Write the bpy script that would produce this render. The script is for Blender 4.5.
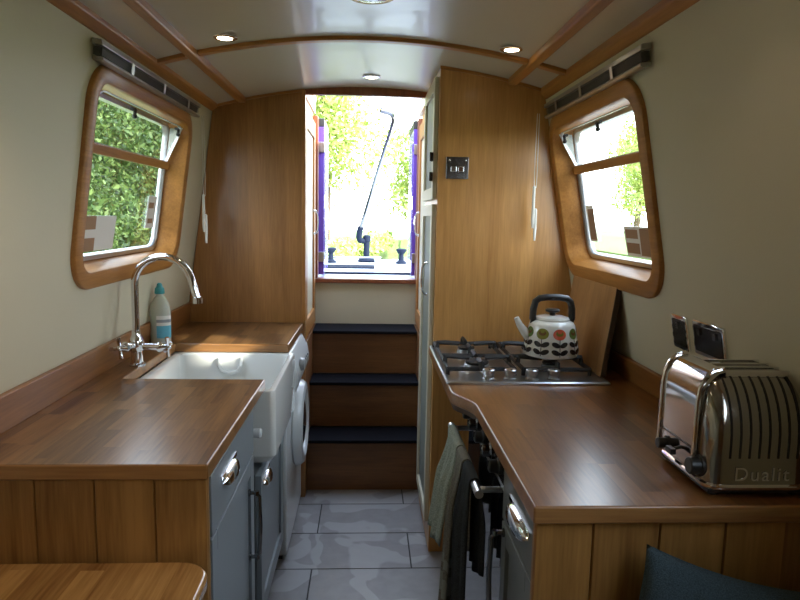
import bpy, bmesh, math, random
from math import sin, cos, pi, radians, sqrt
from mathutils import Vector, Matrix
for o in list(bpy.data.objects): bpy.data.objects.remove(o, do_unlink=True)
SC = bpy.context.scene
COL = SC.collection
# ------------------------------------------------------------------ camera
CAMH = 1.46
YAW, PITCH, ROLL = radians(3.0377), radians(7.4279), radians(1.1)
F_PX = 647.0
fv = Vector((sin(YAW)*cos(PITCH), cos(YAW)*cos(PITCH), -sin(PITCH)))
r0 = Vector((cos(YAW), -sin(YAW), 0)); u0 = r0.cross(fv)
rv = r0*cos(ROLL) + u0*sin(ROLL); uv = -r0*sin(ROLL) + u0*cos(ROLL)
cd = bpy.data.cameras.new('camera'); cam = bpy.data.objects.new('camera', cd); COL.objects.link(cam)
m = Matrix((( rv.x, uv.x, -fv.x, 0), (rv.y, uv.y, -fv.y, 0), (rv.z, uv.z, -fv.z, CAMH), (0, 0, 0, 1)))
cam.matrix_world = m
cd.sensor_width = 36; cd.lens = F_PX/800*36; cd.clip_start = .02; cd.clip_end = 300
SC.camera = cam
# ------------------------------------------------------------------ exposure, sky, sun
SC.view_settings.view_transform = 'Standard'; SC.view_settings.look = 'None'
SC.view_settings.gamma = 1; SC.view_settings.use_curve_mapping = False
SC.view_settings.exposure = 0.0
SKY, SUN = 9.0, 14.0
w = bpy.data.worlds.new('world'); SC.world = w; w.use_nodes = True
nt = w.node_tree; nt.nodes.clear()
out = nt.nodes.new('ShaderNodeOutputWorld'); bg = nt.nodes.new('ShaderNodeBackground')
tc = nt.nodes.new('ShaderNodeTexCoord'); sx = nt.nodes.new('ShaderNodeSeparateXYZ'); rp = nt.nodes.new('ShaderNodeValToRGB')
nt.links.new(tc.outputs['Generated'], sx.inputs[0]); nt.links.new(sx.outputs['Z'], rp.inputs[0])
rp.color_ramp.elements[0].color = (.88, .94, 1.0, 1); rp.color_ramp.elements[1].color = (.58, .74, 1.0, 1)
nt.links.new(rp.outputs[0], bg.inputs[0]); bg.inputs[1].default_value = SKY
nt.links.new(bg.outputs[0], out.inputs[0])
sd = bpy.data.lights.new('sun', 'SUN'); sun = bpy.data.objects.new('sun', sd); COL.objects.link(sun)
sd.energy = SUN; sd.color = (1, .93, .80); sd.angle = radians(.25)
sun.rotation_euler = Vector((-1., .50, -.47)).to_track_quat('-Z', 'Y').to_euler()
def portal(loc, direction, sx_, sy_):
    d = bpy.data.lights.new('sky_portal', 'AREA'); d.shape = 'RECTANGLE'; d.size = sx_; d.size_y = sy_
    o = bpy.data.objects.new('sky_portal', d); COL.objects.link(o); o.location = loc
    o.rotation_euler = Vector(direction).to_track_quat('-Z', 'Y').to_euler(); d.cycles.is_portal = True
portal((-.93, 2.39, 1.55), (1, 0, -.14), .62, 1.06)
portal((.93, 2.22, 1.55), (-1, 0, -.19), .62, 1.00)
portal((.93, .42, 1.52), (-1, 0, -.19), .62, 1.06)
portal((0, 4.02, 1.62), (0, -1, 0), .62, 1.05)
portal((0, 3.58, 2.14), (0, 0, -1), .62, .72)

# ------------------------------------------------------------------ materials
def newmat(name):
    m = bpy.data.materials.new(name); m.use_nodes = True
    return m, m.node_tree, m.node_tree.nodes['Principled BSDF']
def plain(name, c, rough=.5, metal=0., coat=0., bump=0., bscale=60., spec=.5, var=.0):
    m, t, b = newmat(name)
    b.inputs['Base Color'].default_value = (*c, 1); b.inputs['Roughness'].default_value = rough
    b.inputs['Metallic'].default_value = metal; b.inputs['Coat Weight'].default_value = coat
    b.inputs['Specular IOR Level'].default_value = spec
    tc = t.nodes.new('ShaderNodeTexCoord'); n = t.nodes.new('ShaderNodeTexNoise')
    n.inputs['Scale'].default_value = bscale; n.inputs['Detail'].default_value = 4
    t.links.new(tc.outputs['Object'], n.inputs['Vector'])
    if bump:
        bp = t.nodes.new('ShaderNodeBump'); bp.inputs['Strength'].default_value = bump; bp.inputs['Distance'].default_value = .002
        t.links.new(n.outputs['Fac'], bp.inputs['Height']); t.links.new(bp.outputs[0], b.inputs['Normal'])
    if var:
        r = t.nodes.new('ShaderNodeValToRGB'); r.color_ramp.elements[0].position = .3; r.color_ramp.elements[1].position = .7
        r.color_ramp.elements[0].color = (*[x*(1-var) for x in c], 1); r.color_ramp.elements[1].color = (*[min(1, x*(1+var)) for x in c], 1)
        t.links.new(n.outputs['Fac'], r.inputs[0]); t.links.new(r.outputs[0], b.inputs['Base Color'])
    return m
def math_node(t, op, a=None, b=None):
    n = t.nodes.new('ShaderNodeMath'); n.operation = op
    for i, v in enumerate((a, b)):
        if v is None: continue
        if isinstance(v, (int, float)): n.inputs[i].default_value = v
        else: t.links.new(v, n.inputs[i])
    return n.outputs[0]
def wood(name, c1, c2, axis='Z', rough=.4, coat=.0, fig=1.0, plank=None, stave=None, grain=1.0, rv=.17, spec=.5, croughness=.15):
    """oak: pores and figure stretched along axis; plank=(axis,width,origin) tints boards; stave=(lengthaxis, crossaxis, L, W)"""
    m, t, b = newmat(name); L = t.links
    tc = t.nodes.new('ShaderNodeTexCoord'); sp = t.nodes.new('ShaderNodeSeparateXYZ'); L.new(tc.outputs['Object'], sp.inputs[0])
    idx = 'XYZ'.index(axis)
    rnd = None; edge = None
    if plank:
        a, wd, org = plank
        q = math_node(t, 'DIVIDE', math_node(t, 'SUBTRACT', sp.outputs['XYZ'.index(a)], org), wd)
        fl = math_node(t, 'FLOOR', q)
        wn = t.nodes.new('ShaderNodeTexWhiteNoise'); wn.noise_dimensions = '1D'; L.new(fl, wn.inputs['W']); rnd = wn.outputs['Value']
    if stave:
        la, ca, Ln, Wd = stave
        cq = math_node(t, 'DIVIDE', sp.outputs['XYZ'.index(ca)], Wd); cf = math_node(t, 'FLOOR', cq)
        w1 = t.nodes.new('ShaderNodeTexWhiteNoise'); w1.noise_dimensions = '1D'; L.new(cf, w1.inputs['W'])
        lq = math_node(t, 'ADD', math_node(t, 'DIVIDE', sp.outputs['XYZ'.index(la)], Ln), math_node(t, 'MULTIPLY', w1.outputs['Value'], 7.3))
        lf = math_node(t, 'FLOOR', lq)
        w2 = t.nodes.new('ShaderNodeTexWhiteNoise'); w2.noise_dimensions = '2D'
        cx = t.nodes.new('ShaderNodeCombineXYZ'); L.new(cf, cx.inputs[0]); L.new(lf, cx.inputs[1]); L.new(cx.outputs[0], w2.inputs['Vector'])
        rnd = w2.outputs['Value']
    mp = t.nodes.new('ShaderNodeMapping'); sc = [26, 26, 26]; sc[idx] = 1.6; mp.inputs['Scale'].default_value = sc
    L.new(tc.outputs['Object'], mp.inputs[0])
    vec = mp.outputs[0]
    if rnd is not None:
        cb = t.nodes.new('ShaderNodeCombineXYZ'); off = math_node(t, 'MULTIPLY', rnd, 37.0)
        for i in range(3): L.new(off, cb.inputs[i])
        va = t.nodes.new('ShaderNodeVectorMath'); va.operation = 'ADD'; L.new(vec, va.inputs[0]); L.new(cb.outputs[0], va.inputs[1]); vec = va.outputs[0]
    n1 = t.nodes.new('ShaderNodeTexNoise'); n1.inputs['Scale'].default_value = .55*fig; n1.inputs['Detail'].default_value = 5; n1.inputs['Distortion'].default_value = 1.1
    L.new(vec, n1.inputs['Vector'])
    n2 = t.nodes.new('ShaderNodeTexNoise'); n2.inputs['Scale'].default_value = 5.5*grain; n2.inputs['Detail'].default_value = 3
    L.new(vec, n2.inputs['Vector'])
    f = math_node(t, 'ADD', math_node(t, 'MULTIPLY', n1.outputs['Fac'], .62), math_node(t, 'MULTIPLY', n2.outputs['Fac'], .38))
    if rnd is not None:
        f = math_node(t, 'ADD', f, math_node(t, 'MULTIPLY', math_node(t, 'SUBTRACT', rnd, .5), rv))
    r = t.nodes.new('ShaderNodeValToRGB'); e = r.color_ramp.elements
    e[0].position = .32; e[0].color = (*c2, 1); e[1].position = .68; e[1].color = (*c1, 1)
    L.new(f, r.inputs[0]); L.new(r.outputs[0], b.inputs['Base Color'])
    b.inputs['Roughness'].default_value = rough; b.inputs['Coat Weight'].default_value = coat; b.inputs['Coat Roughness'].default_value = croughness
    b.inputs['Specular IOR Level'].default_value = spec
    bp = t.nodes.new('ShaderNodeBump'); bp.inputs['Strength'].default_value = .05; bp.inputs['Distance'].default_value = .0006
    L.new(n2.outputs['Fac'], bp.inputs['Height']); L.new(bp.outputs[0], b.inputs['Normal'])
    return m
M = {}
M['cream'] = plain('cream_paint', (.64, .585, .43), .55, bump=.15, bscale=120)
M['ceil'] = plain('ceiling_board', (.60, .55, .44), .27, coat=.2, bump=.02, bscale=9)
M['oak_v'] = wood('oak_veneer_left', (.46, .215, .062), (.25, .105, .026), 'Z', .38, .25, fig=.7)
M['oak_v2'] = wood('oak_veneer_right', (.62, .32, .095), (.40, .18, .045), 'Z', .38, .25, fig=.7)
M['oak_trim_y'] = wood('oak_trim_lengthwise', (.52, .235, .055), (.30, .115, .024), 'Y', .42, .1)
M['oak_trim_x'] = wood('oak_trim_across', (.52, .235, .055), (.30, .115, .024), 'X', .42, .1)
M['oak_trim_z'] = wood('oak_trim_upright', (.52, .235, .055), (.30, .115, .024), 'Z', .42, .1)
M['win_wood'] = wood('window_surround_oak', (.52, .235, .055), (.31, .125, .026), 'Y', .42, .08)
M['plank_l'] = wood('oak_boarding_left', (.46, .235, .068), (.20, .082, .02), 'Z', .42, .15, plank=('X', .1275, -.84), fig=.9)
M['plank_r'] = wood('oak_boarding_right', (.44, .22, .06), (.21, .09, .022), 'Z', .42, .15, plank=('X', .128, .318), fig=.9)
M['top_l'] = wood('worktop_staves_left', (.29, .150, .055), (.095, .042, .015), 'Y', .30, .25, stave=('Y', 'X', .22, .040), rv=.28, grain=1, croughness=.2)
M['top_r'] = wood('worktop_staves_right', (.27, .115, .035), (.12, .045, .014), 'Y', .28, .3, stave=('Y', 'X', .22, .040), rv=.24, grain=1, croughness=.2)
M['top_edge'] = wood('worktop_edge_oak', (.44, .22, .075), (.22, .095, .03), 'X', .3, .3)
M['table'] = wood('table_staves', (.56, .31, .11), (.24, .11, .035), 'Y', .22, .5, stave=('Y', 'X', .5, .05))
M['board'] = wood('board_oak', (.46, .25, .10), (.30, .15, .055), 'Z', .5, fig=.8)
M['board_edge'] = plain('board_edge_dark', (.06, .035, .02), .6)
M['upstand'] = wood('upstand_oak', (.36, .15, .042), (.19, .075, .02), 'Y', .35, .2)
M['darkoak'] = wood('dark_brown_oak', (.13, .06, .022), (.07, .03, .012), 'Y', .4)
M['mahog'] = wood('red_brown_hardwood', (.30, .095, .035), (.16, .045, .018), 'Z', .35, .3)
M['riser'] = wood('stair_ply', (.27, .12, .038), (.15, .062, .02), 'X', .45, .1, fig=.7)
M['tread'] = plain('black_tread', (.008, .008, .011), .8, bump=.3, bscale=300, spec=.08)
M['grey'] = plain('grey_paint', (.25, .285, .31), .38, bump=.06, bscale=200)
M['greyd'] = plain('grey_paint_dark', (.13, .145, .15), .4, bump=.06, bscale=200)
M['dark'] = plain('dark_void', (.02, .02, .022), .7)
M['creamdoor'] = plain('pale_painted_door', (.62, .58, .44), .4)
M['sage'] = plain('sage_panel', (.22, .25, .22), .45)
M['chrome'] = plain('chrome', (.78, .78, .80), .07, 1.)
M['steel'] = plain('brushed_steel', (.55, .56, .58), .28, 1., bump=.05, bscale=200)
M['tsteel'] = plain('polished_toaster_steel', (.36, .34, .31), .14, 1.)
M['steeld'] = plain('dark_polished_steel', (.22, .22, .22), .16, 1.)
M['alu'] = plain('aluminium', (.62, .64, .66), .35, 1.)
M['ceramic'] = plain('white_fireclay', (.80, .82, .80), .12, coat=.5)
M['white'] = plain('white_appliance', (.74, .78, .80), .25, coat=.2)
M['greyplastic'] = plain('grey_plastic', (.30, .32, .34), .35)
M['black'] = plain('black_gloss', (.012, .012, .013), .18)
M['iron'] = plain('cast_iron', (.018, .018, .019), .5, bump=.4, bscale=400)
M['bplastic'] = plain('black_plastic', (.02, .02, .02), .35)
M['enamel'] = plain('cream_enamel', (.80, .79, .72), .15, coat=.4)
M['leafblack'] = plain('pattern_black', (.015, .014, .016), .2)
M['olive'] = plain('pattern_olive', (.23, .22, .03), .2)
M['green'] = plain('pattern_green', (.13, .20, .04), .2)
M['orange'] = plain('pattern_orange', (.70, .13, .06), .2)
M['brownp'] = plain('pattern_brown', (.16, .07, .02), .2)
M['teal'] = plain('teal_plastic', (.05, .33, .36), .35)
M['labelb'] = plain('label_blue', (.12, .42, .55), .5)
M['paper'] = plain('paper_white', (.75, .74, .70), .8)
M['card'] = plain('cardboard', (.33, .20, .12), .85)
M['rubber'] = plain('rubber', (.03, .03, .03), .7)
M['cushion'] = plain('teal_weave', (.048, .072, .085), .9, bump=1., bscale=420, var=.45, spec=.2)
M['towel1'] = plain('sage_towel', (.26, .29, .24), .95, bump=1., bscale=260, var=.35, spec=.1)
M['towel2'] = plain('taupe_towel', (.17, .165, .14), .95, bump=1., bscale=260, var=.3, spec=.1)
M['towel3'] = plain('charcoal_towel', (.035, .04, .043), .95, bump=1., bscale=260, var=.3, spec=.1)
M['towelband'] = plain('pale_towel_band', (.25, .27, .24), .95, spec=.1)
M['purple'] = plain('purple_paint', (.14, .07, .46), .25, coat=.4)
M['deckblue'] = plain('navy_deck_paint', (.012, .018, .035), .7, spec=.1)
M['deckwhite'] = plain('pale_deck_paint', (.50, .56, .62), .45)
M['brass'] = plain('brass', (.60, .42, .18), .25, 1.)
M['bark'] = plain('bark', (.10, .07, .045), .9, bump=1, bscale=20, var=.3)
M['grass'] = plain('grass', (.16, .24, .06), .9, bump=1, bscale=6, var=.3)
M['path'] = plain('towpath_gravel', (.45, .40, .32), .9, bump=.6, bscale=40, var=.15)
M['blind'] = plain('blind_grey', (.16, .15, .135), .45)
M['blindrail'] = plain('blind_rail', (.40, .39, .37), .28, .7)
M['cordm'] = plain('white_cord', (.75, .73, .66), .6)
M['hull'] = plain('hull_paint', (.03, .04, .09), .5)
M['roofpaint'] = plain('roof_paint', (.45, .47, .5), .5)
M['red'] = plain('red_switch', (.35, .03, .015), .3)
# water
m, t, b = newmat('canal_water'); b.inputs['Base Color'].default_value = (.10, .11, .07, 1); b.inputs['Roughness'].default_value = .06
n = t.nodes.new('ShaderNodeTexNoise'); n.inputs['Scale'].default_value = 1.4; n.inputs['Detail'].default_value = 4
bp = t.nodes.new('ShaderNodeBump'); bp.inputs['Strength'].default_value = .35; bp.inputs['Distance'].default_value = .05
tc = t.nodes.new('ShaderNodeTexCoord'); t.links.new(tc.outputs['Object'], n.inputs['Vector']); t.links.new(n.outputs['Fac'], bp.inputs['Height']); t.links.new(bp.outputs[0], b.inputs['Normal'])
M['water'] = m
# clear pane
m = bpy.data.materials.new('clear_glass'); m.use_nodes = True; t = m.node_tree; t.nodes.clear()
o_ = t.nodes.new('ShaderNodeOutputMaterial'); mx = t.nodes.new('ShaderNodeMixShader'); tr = t.nodes.new('ShaderNodeBsdfTransparent'); gl = t.nodes.new('ShaderNodeBsdfGlossy')
gl.inputs['Roughness'].default_value = .02; lw = t.nodes.new('ShaderNodeLayerWeight'); fr = t.nodes.new('ShaderNodeMapRange'); pw = t.nodes.new('ShaderNodeMath'); pw.operation = 'POWER'; pw.inputs[1].default_value = 5
t.links.new(lw.outputs['Facing'], pw.inputs[0]); t.links.new(pw.outputs[0], fr.inputs['Value']); fr.inputs['To Min'].default_value = .035; fr.inputs['To Max'].default_value = .8
tr.inputs['Color'].default_value = (.95, .97, .96, 1)
t.links.new(fr.outputs[0], mx.inputs[0]); t.links.new(tr.outputs[0], mx.inputs[1]); t.links.new(gl.outputs[0], mx.inputs[2]); t.links.new(mx.outputs[0], o_.inputs[0])
M['glass'] = m
m, t, b = newmat('smoked_glass'); b.inputs['Base Color'].default_value = (.012, .014, .02, 1); b.inputs['Roughness'].default_value = .05
M['dglass'] = m
m, t, b = newmat('frosted_bottle'); b.inputs['Base Color'].default_value = (.66, .70, .60, 1); b.inputs['Roughness'].default_value = .25
b.inputs['Transmission Weight'].default_value = .25; b.inputs['Subsurface Weight'].default_value = .2
M['bottle'] = m
m, t, b = newmat('frosted_cheek'); b.inputs['Base Color'].default_value = (.75, .80, .76, 1); b.inputs['Roughness'].default_value = .4
tl = t.nodes.new('ShaderNodeBsdfTranslucent'); tl.inputs[0].default_value = (.8, .86, .82, 1); mx = t.nodes.new('ShaderNodeMixShader'); mx.inputs[0].default_value = .5
t.links.new(b.outputs[0], mx.inputs[1]); t.links.new(tl.outputs[0], mx.inputs[2]); t.links.new(mx.outputs[0], t.nodes['Material Output'].inputs[0])
M['cheek'] = m
# lamp
m, t, b = newmat('lamp_glow'); b.inputs['Emission Color'].default_value = (1, .86, .62, 1); b.inputs['Emission Strength'].default_value = 14
M['lamp'] = m
# floor tile: grey porcelain with dull limescale-like patches
m, t, b = newmat('grey_floor_tile'); L = t.links
tc = t.nodes.new('ShaderNodeTexCoord')
n1 = t.nodes.new('ShaderNodeTexNoise'); n1.inputs['Scale'].default_value = 4.6; n1.inputs['Detail'].default_value = 1.5; n1.inputs['Roughness'].default_value = .4; n1.inputs['Distortion'].default_value = .9
n2 = t.nodes.new('ShaderNodeTexNoise'); n2.inputs['Scale'].default_value = 18; n2.inputs['Detail'].default_value = 6
mp = t.nodes.new('ShaderNodeMapping'); mp.inputs['Location'].default_value = (3.1, 1.7, 0)
L.new(tc.outputs['Object'], mp.inputs[0]); L.new(mp.outputs[0], n1.inputs['Vector']); L.new(tc.outputs['Object'], n2.inputs['Vector'])
r1 = t.nodes.new('ShaderNodeValToRGB'); r1.color_ramp.elements[0].position = .545; r1.color_ramp.elements[1].position = .575
L.new(n1.outputs['Fac'], r1.inputs[0])
r2 = t.nodes.new('ShaderNodeValToRGB'); r2.color_ramp.elements[0].color = (.19, .185, .185, 1); r2.color_ramp.elements[1].color = (.30, .29, .29, 1)
L.new(n2.outputs['Fac'], r2.inputs[0])
mx = t.nodes.new('ShaderNodeMix'); mx.data_type = 'RGBA'; mx.inputs['B'].default_value = (.42, .42, .43, 1)
L.new(r2.outputs[0], mx.inputs['A']); L.new(math_node(t, 'MULTIPLY', r1.outputs[0], .55), mx.inputs['Factor']); L.new(mx.outputs['Result'], b.inputs['Base Color'])
b.inputs['Roughness'].default_value = .42
M['tile'] = m
M['grout'] = plain('grout', (.05, .05, .05), .8)
def leafmat(name, cols):
    m = bpy.data.materials.new(name); m.use_nodes = True; t = m.node_tree; b = t.nodes['Principled BSDF']; L = t.links
    g = t.nodes.new('ShaderNodeNewGeometry'); r = t.nodes.new('ShaderNodeValToRGB')
    r.color_ramp.elements[0].color = (*cols[0], 1); r.color_ramp.elements[1].color = (*cols[2], 1); e = r.color_ramp.elements.new(.5); e.color = (*cols[1], 1)
    L.new(g.outputs['Random Per Island'], r.inputs[0]); L.new(r.outputs[0], b.inputs['Base Color']); b.inputs['Roughness'].default_value = .6
    tl = t.nodes.new('ShaderNodeBsdfTranslucent'); L.new(r.outputs[0], tl.inputs[0]); mx = t.nodes.new('ShaderNodeMixShader'); mx.inputs[0].default_value = .4
    L.new(b.outputs[0], mx.inputs[1]); L.new(tl.outputs[0], mx.inputs[2]); L.new(mx.outputs[0], t.nodes['Material Output'].inputs[0])
    return m
M['leaf_dark'] = leafmat('leaf_painted_shade', ((.016, .040, .010), (.055, .11, .024), (.17, .25, .065)))  # dark greens carry the hedge's shade in the leaf colour
M['leaf_sun'] = leafmat('leaf_painted_sunlight', ((.20, .30, .05), (.42, .52, .13), (.70, .72, .32)))  # paler copy, strong sunlight painted into the leaf colour

# ------------------------------------------------------------------ mesh builder
class MB:
    def __init__(s): s.v = []; s.f = []; s.m = []; s.M = None
    def add(s, vs, fs, mat=0):
        k = len(s.v)
        s.v += [Vector(p) if s.M is None else s.M @ Vector(p) for p in vs]
        for f in fs: s.f.append([i+k for i in f]); s.m.append(mat)
        return s
    def box(s, x0, x1, y0, y1, z0, z1, mat=0):
        x0, x1 = min(x0, x1), max(x0, x1); y0, y1 = min(y0, y1), max(y0, y1); z0, z1 = min(z0, z1), max(z0, z1)
        return s.add([(x, y, z) for z in (z0, z1) for y in (y0, y1) for x in (x0, x1)],
                     [(0, 2, 3, 1), (4, 5, 7, 6), (0, 1, 5, 4), (2, 6, 7, 3), (0, 4, 6, 2), (1, 3, 7, 5)], mat)
    def loops(s, lps, closed=True, cap0=False, cap1=False, mat=0):
        n = len(lps[0]); vs = [p for l in lps for p in l]; fs = []
        for i in range(len(lps)-1):
            for j in range(n if closed else n-1):
                a = i*n+j; b = i*n+(j+1) % n; fs.append((a, b, b+n, a+n))
        if cap0: fs.append(tuple(range(n))[::-1])
        if cap1: fs.append(tuple((len(lps)-1)*n+j for j in range(n)))
        return s.add(vs, fs, mat)
    def prism(s, poly, fn0, fn1, mat=0):
        return s.loops([[fn0(*p) for p in poly], [fn1(*p) for p in poly]], True, True, True, mat)
    def lathe(s, prof, c=(0, 0, 0), axis='z', seg=32, mat=0):
        cx, cy, cz = c; lps = []
        for r, h in prof:
            l = []
            for k in range(seg):
                a = 2*pi*k/seg; p, q = r*cos(a), r*sin(a)
                l.append({'z': (cx+p, cy+q, cz+h), 'x': (cx+h, cy+p, cz+q), 'y': (cx+q, cy+h, cz+p)}[axis])
            lps.append(l)
        return s.loops(lps, True, True, True, mat)
    def tube(s, pts, r, seg=12, mat=0, rs=None, cap=True):
        pts = [Vector(p) for p in pts]; n = len(pts)
        tg = [(pts[min(i+1, n-1)]-pts[max(i-1, 0)]).normalized() for i in range(n)]
        up = Vector((0, 0, 1)) if abs(tg[0].z) < .9 else Vector((1, 0, 0)); a = tg[0].cross(up).normalized(); lps = []
        for i in range(n):
            a = (a-tg[i]*a.dot(tg[i])).normalized(); b = tg[i].cross(a); R = rs[i] if rs else r
            lps.append([pts[i]+a*R*cos(2*pi*k/seg)+b*R*sin(2*pi*k/seg) for k in range(seg)])
        return s.loops(lps, True, cap, cap, mat)
    def ball(s, c, r, mat=0, seg=20, sc=(1, 1, 1)):
        lps = []
        for i in range(1, 12):
            t = pi*i/12; lps.append([(c[0]+r*sc[0]*sin(t)*cos(2*pi*k/seg), c[1]+r*sc[1]*sin(t)*sin(2*pi*k/seg), c[2]-r*sc[2]*cos(t)) for k in range(seg)])
        return s.loops(lps, True, True, True, mat)
    def build(s, name, mats, parent=None, bevel=0, segs=2, sharp=35, sub=0, recalc=True, solid=0):
        if isinstance(mats, str): mats = [mats]
        me = bpy.data.meshes.new(name); off = parent_loc(parent) if parent else Vector()
        me.from_pydata([p-off for p in s.v], [], s.f)
        for x in mats: me.materials.append(M[x])
        me.polygons.foreach_set('material_index', s.m)
        if recalc:
            bm = bmesh.new(); bm.from_mesh(me); bmesh.ops.recalc_face_normals(bm, faces=bm.faces); bm.to_mesh(me); bm.free()
        me.polygons.foreach_set('use_smooth', [True]*len(me.polygons)); me.update()
        if sharp: me.set_sharp_from_angle(angle=radians(sharp))
        o = bpy.data.objects.new(name, me); COL.objects.link(o)
        if parent: o.parent = parent
        if solid:
            sm = o.modifiers.new('s', 'SOLIDIFY'); sm.thickness = solid; sm.offset = 0
        if bevel:
            bv = o.modifiers.new('b', 'BEVEL'); bv.width = bevel; bv.segments = segs; bv.limit_method = 'ANGLE'; bv.angle_limit = radians(40)
            bv.harden_normals = True
        if sub:
            sb = o.modifiers.new('u', 'SUBSURF'); sb.levels = sb.render_levels = sub
        return o
def parent_loc(p):
    v = Vector()
    while p: v = v+p.location; p = p.parent
    return v
def tag(o, label=None, cat=None, group=None, kind=None):
    if label: o['label'] = label
    if cat: o['category'] = cat
    if group: o['group'] = group
    if kind: o['kind'] = kind
    return o
def thing(name, loc, label=None, cat=None, group=None, kind=None):
    o = bpy.data.objects.new(name, None); COL.objects.link(o); o.location = loc; o.empty_display_size = .05
    return tag(o, label, cat, group, kind)
def copy_tree(o, parent=None):
    c = o.copy(); COL.objects.link(c)
    if parent: c.parent = parent
    for ch in list(o.children): copy_tree(ch, c)
    return c
def arc(c, r, a0, a1, n, plane='xz'):
    res = []
    for i in range(n+1):
        a = radians(a0+(a1-a0)*i/n); p, q = r*cos(a), r*sin(a)
        res.append({'xz': (c[0]+p, c[1], c[2]+q), 'xy': (c[0]+p, c[1]+q, c[2]), 'yz': (c[0], c[1]+p, c[2]+q)}[plane])
    return res
def rrect(a0, a1, b0, b1, r, n=8):
    r = max(r, .001); P = []
    for cx, cy, s in ((a1-r, b1-r, 0), (a0+r, b1-r, 90), (a0+r, b0+r, 180), (a1-r, b0+r, 270)):
        for i in range(n+1):
            a = radians(s+90*i/n); P.append((cx+r*cos(a), cy+r*sin(a)))
    return P

# ------------------------------------------------------------------ hull walls
XL, KL, XR, KR = -.89, .14, .912, -.192
def W(side, u, z, n=0.):
    if side < 0: x0, k, s = XL, KL, 1
    else: x0, k, s = XR, KR, -1
    q = sqrt(1+k*k)
    return Vector((x0+k*(z-.92)+s*n/q, u, z-abs(k)*n/q))
def ceil_z(x): return 2.068-.19*x*x
def wall_side(side, name, wins):
    bm = bmesh.new(); edges = []
    def loop(pts, n=0):
        vs = [bm.verts.new(W(side, u, z)) for u, z in pts]
        for i in range(len(vs)): edges.append(bm.edges.new((vs[i], vs[(i+1) % len(vs)])))
    Y0, Y1 = -2.0, 3.95
    loop([(Y0, .60), (Y1, .60), (Y1, 2.0), (Y0, 2.0)])
    for wn in wins: loop(rrect(wn[0]+.03, wn[1]-.03, wn[2]+.03, wn[3]-.03, .095))
    bmesh.ops.triangle_fill(bm, use_beauty=True, edges=edges)
    for f in bm.faces:
        f.normal_update()
        if f.normal.x*side > 0: f.normal_flip()
    v = [bm.verts.new(p) for p in (W(side, Y0, .60), W(side, Y1, .60), Vector((side*.93, Y1, 0)), Vector((side*.93, Y0, 0)))]
    f = bm.faces.new(v); f.normal_update()
    if f.normal.x*side > 0: f.normal_flip()
    me = bpy.data.meshes.new(name); bm.to_mesh(me); bm.free(); me.materials.append(M['cream'])
    o = bpy.data.objects.new(name, me); COL.objects.link(o); sm = o.modifiers.new('s', 'SOLIDIFY'); sm.thickness = .05; sm.offset = -1
    return tag(o, kind='structure')
WL = (1.865, 2.90, 1.222, 1.878); WR = (1.765, 2.665, 1.230, 1.862); WB = (-.10, .95, 1.17, 1.85)
wall_side(-1, 'wall_left', [WL]); wall_side(1, 'wall_right', [WR, WB])
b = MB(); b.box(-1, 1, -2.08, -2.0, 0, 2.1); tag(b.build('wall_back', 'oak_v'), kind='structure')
# ceiling
def ceiling_piece(b, x0, x1, y0, y1, th=.06, n=16, mat=0):
    lo = [(x0+(x1-x0)*i/n) for i in range(n+1)]
    poly = [(x, ceil_z(x)) for x in lo]+[(x, ceil_z(x)+th) for x in lo[::-1]]
    b.prism(poly, lambda x, z: (x, y0, z), lambda x, z: (x, y1, z), mat)
b = MB(); ceiling_piece(b, -.86, .86, -2.05, 3.23); ceiling_piece(b, -.86, -.312, 3.23, 3.97); ceiling_piece(b, .302, .86, 3.23, 3.97)
tag(b.build('ceiling', 'ceil'), kind='structure')
# floor tiles, 600 x 300 with dark grout
b = MB(); b.box(-.95, .95, -2.05, 4.0, -.03, -.0025, 1)
row = 0
for k in range(-18, 3):
    y0 = 2.835+.304*k; x = (-.211 if k % 2 == 0 else .204)-.608*3
    while x < .95:
        a, c = max(x, -.93)+.003, min(x+.608, .93)-.003
        if c-a > .02 and y0+.304 < 4.0: b.box(a, c, y0+.003, y0+.304-.003, -.02, 0, 0)
        x += .608
tag(b.build('floor', ['tile', 'grout'], bevel=.001), kind='structure')
# oak cornices and battens
trim_n = [0]
def trim(b, mat, bevel=.004):
    trim_n[0] += 1; return tag(b.build('trim_%d' % trim_n[0], mat, bevel=bevel), kind='structure')
b = MB(); b.prism([(-.76, 1.975), (-.76, 1.938), (-.742, 1.938), (-.716, 1.958), (-.716, 1.980)], lambda x, z: (x, -2, z), lambda x, z: (x, 3.22, z)); trim(b, 'oak_trim_y')
b = MB(); b.prism([(.745, 1.975), (.735, 1.936), (.713, 1.936), (.690, 1.958), (.690, 1.982)], lambda x, z: (x, -2, z), lambda x, z: (x, 2.66, z)); trim(b, 'oak_trim_y')
for xc, ye in ((-.602, 3.22), (.575, 2.66)):
    b = MB(); zz = ceil_z(xc); b.box(xc-.019, xc+.019, -2, ye, zz-.020, zz+.02); trim(b, 'oak_trim_y', .007)
for yc, wd in ((2.335, .019), (-.1, .019)):
    for xa, xb in ((-.725, -.621), (-.583, .556), (.594, .70)):
        b = MB(); n = 20; lo = [xa+(xb-xa)*i/n for i in range(n+1)]
        poly = [(x, ceil_z(x)-.014) for x in lo]+[(x, ceil_z(x)+.01) for x in lo[::-1]]
        b.prism(poly, lambda x, z: (x, yc-wd, z), lambda x, z: (x, yc+wd, z)); trim(b, 'oak_trim_x', .005)
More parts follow.
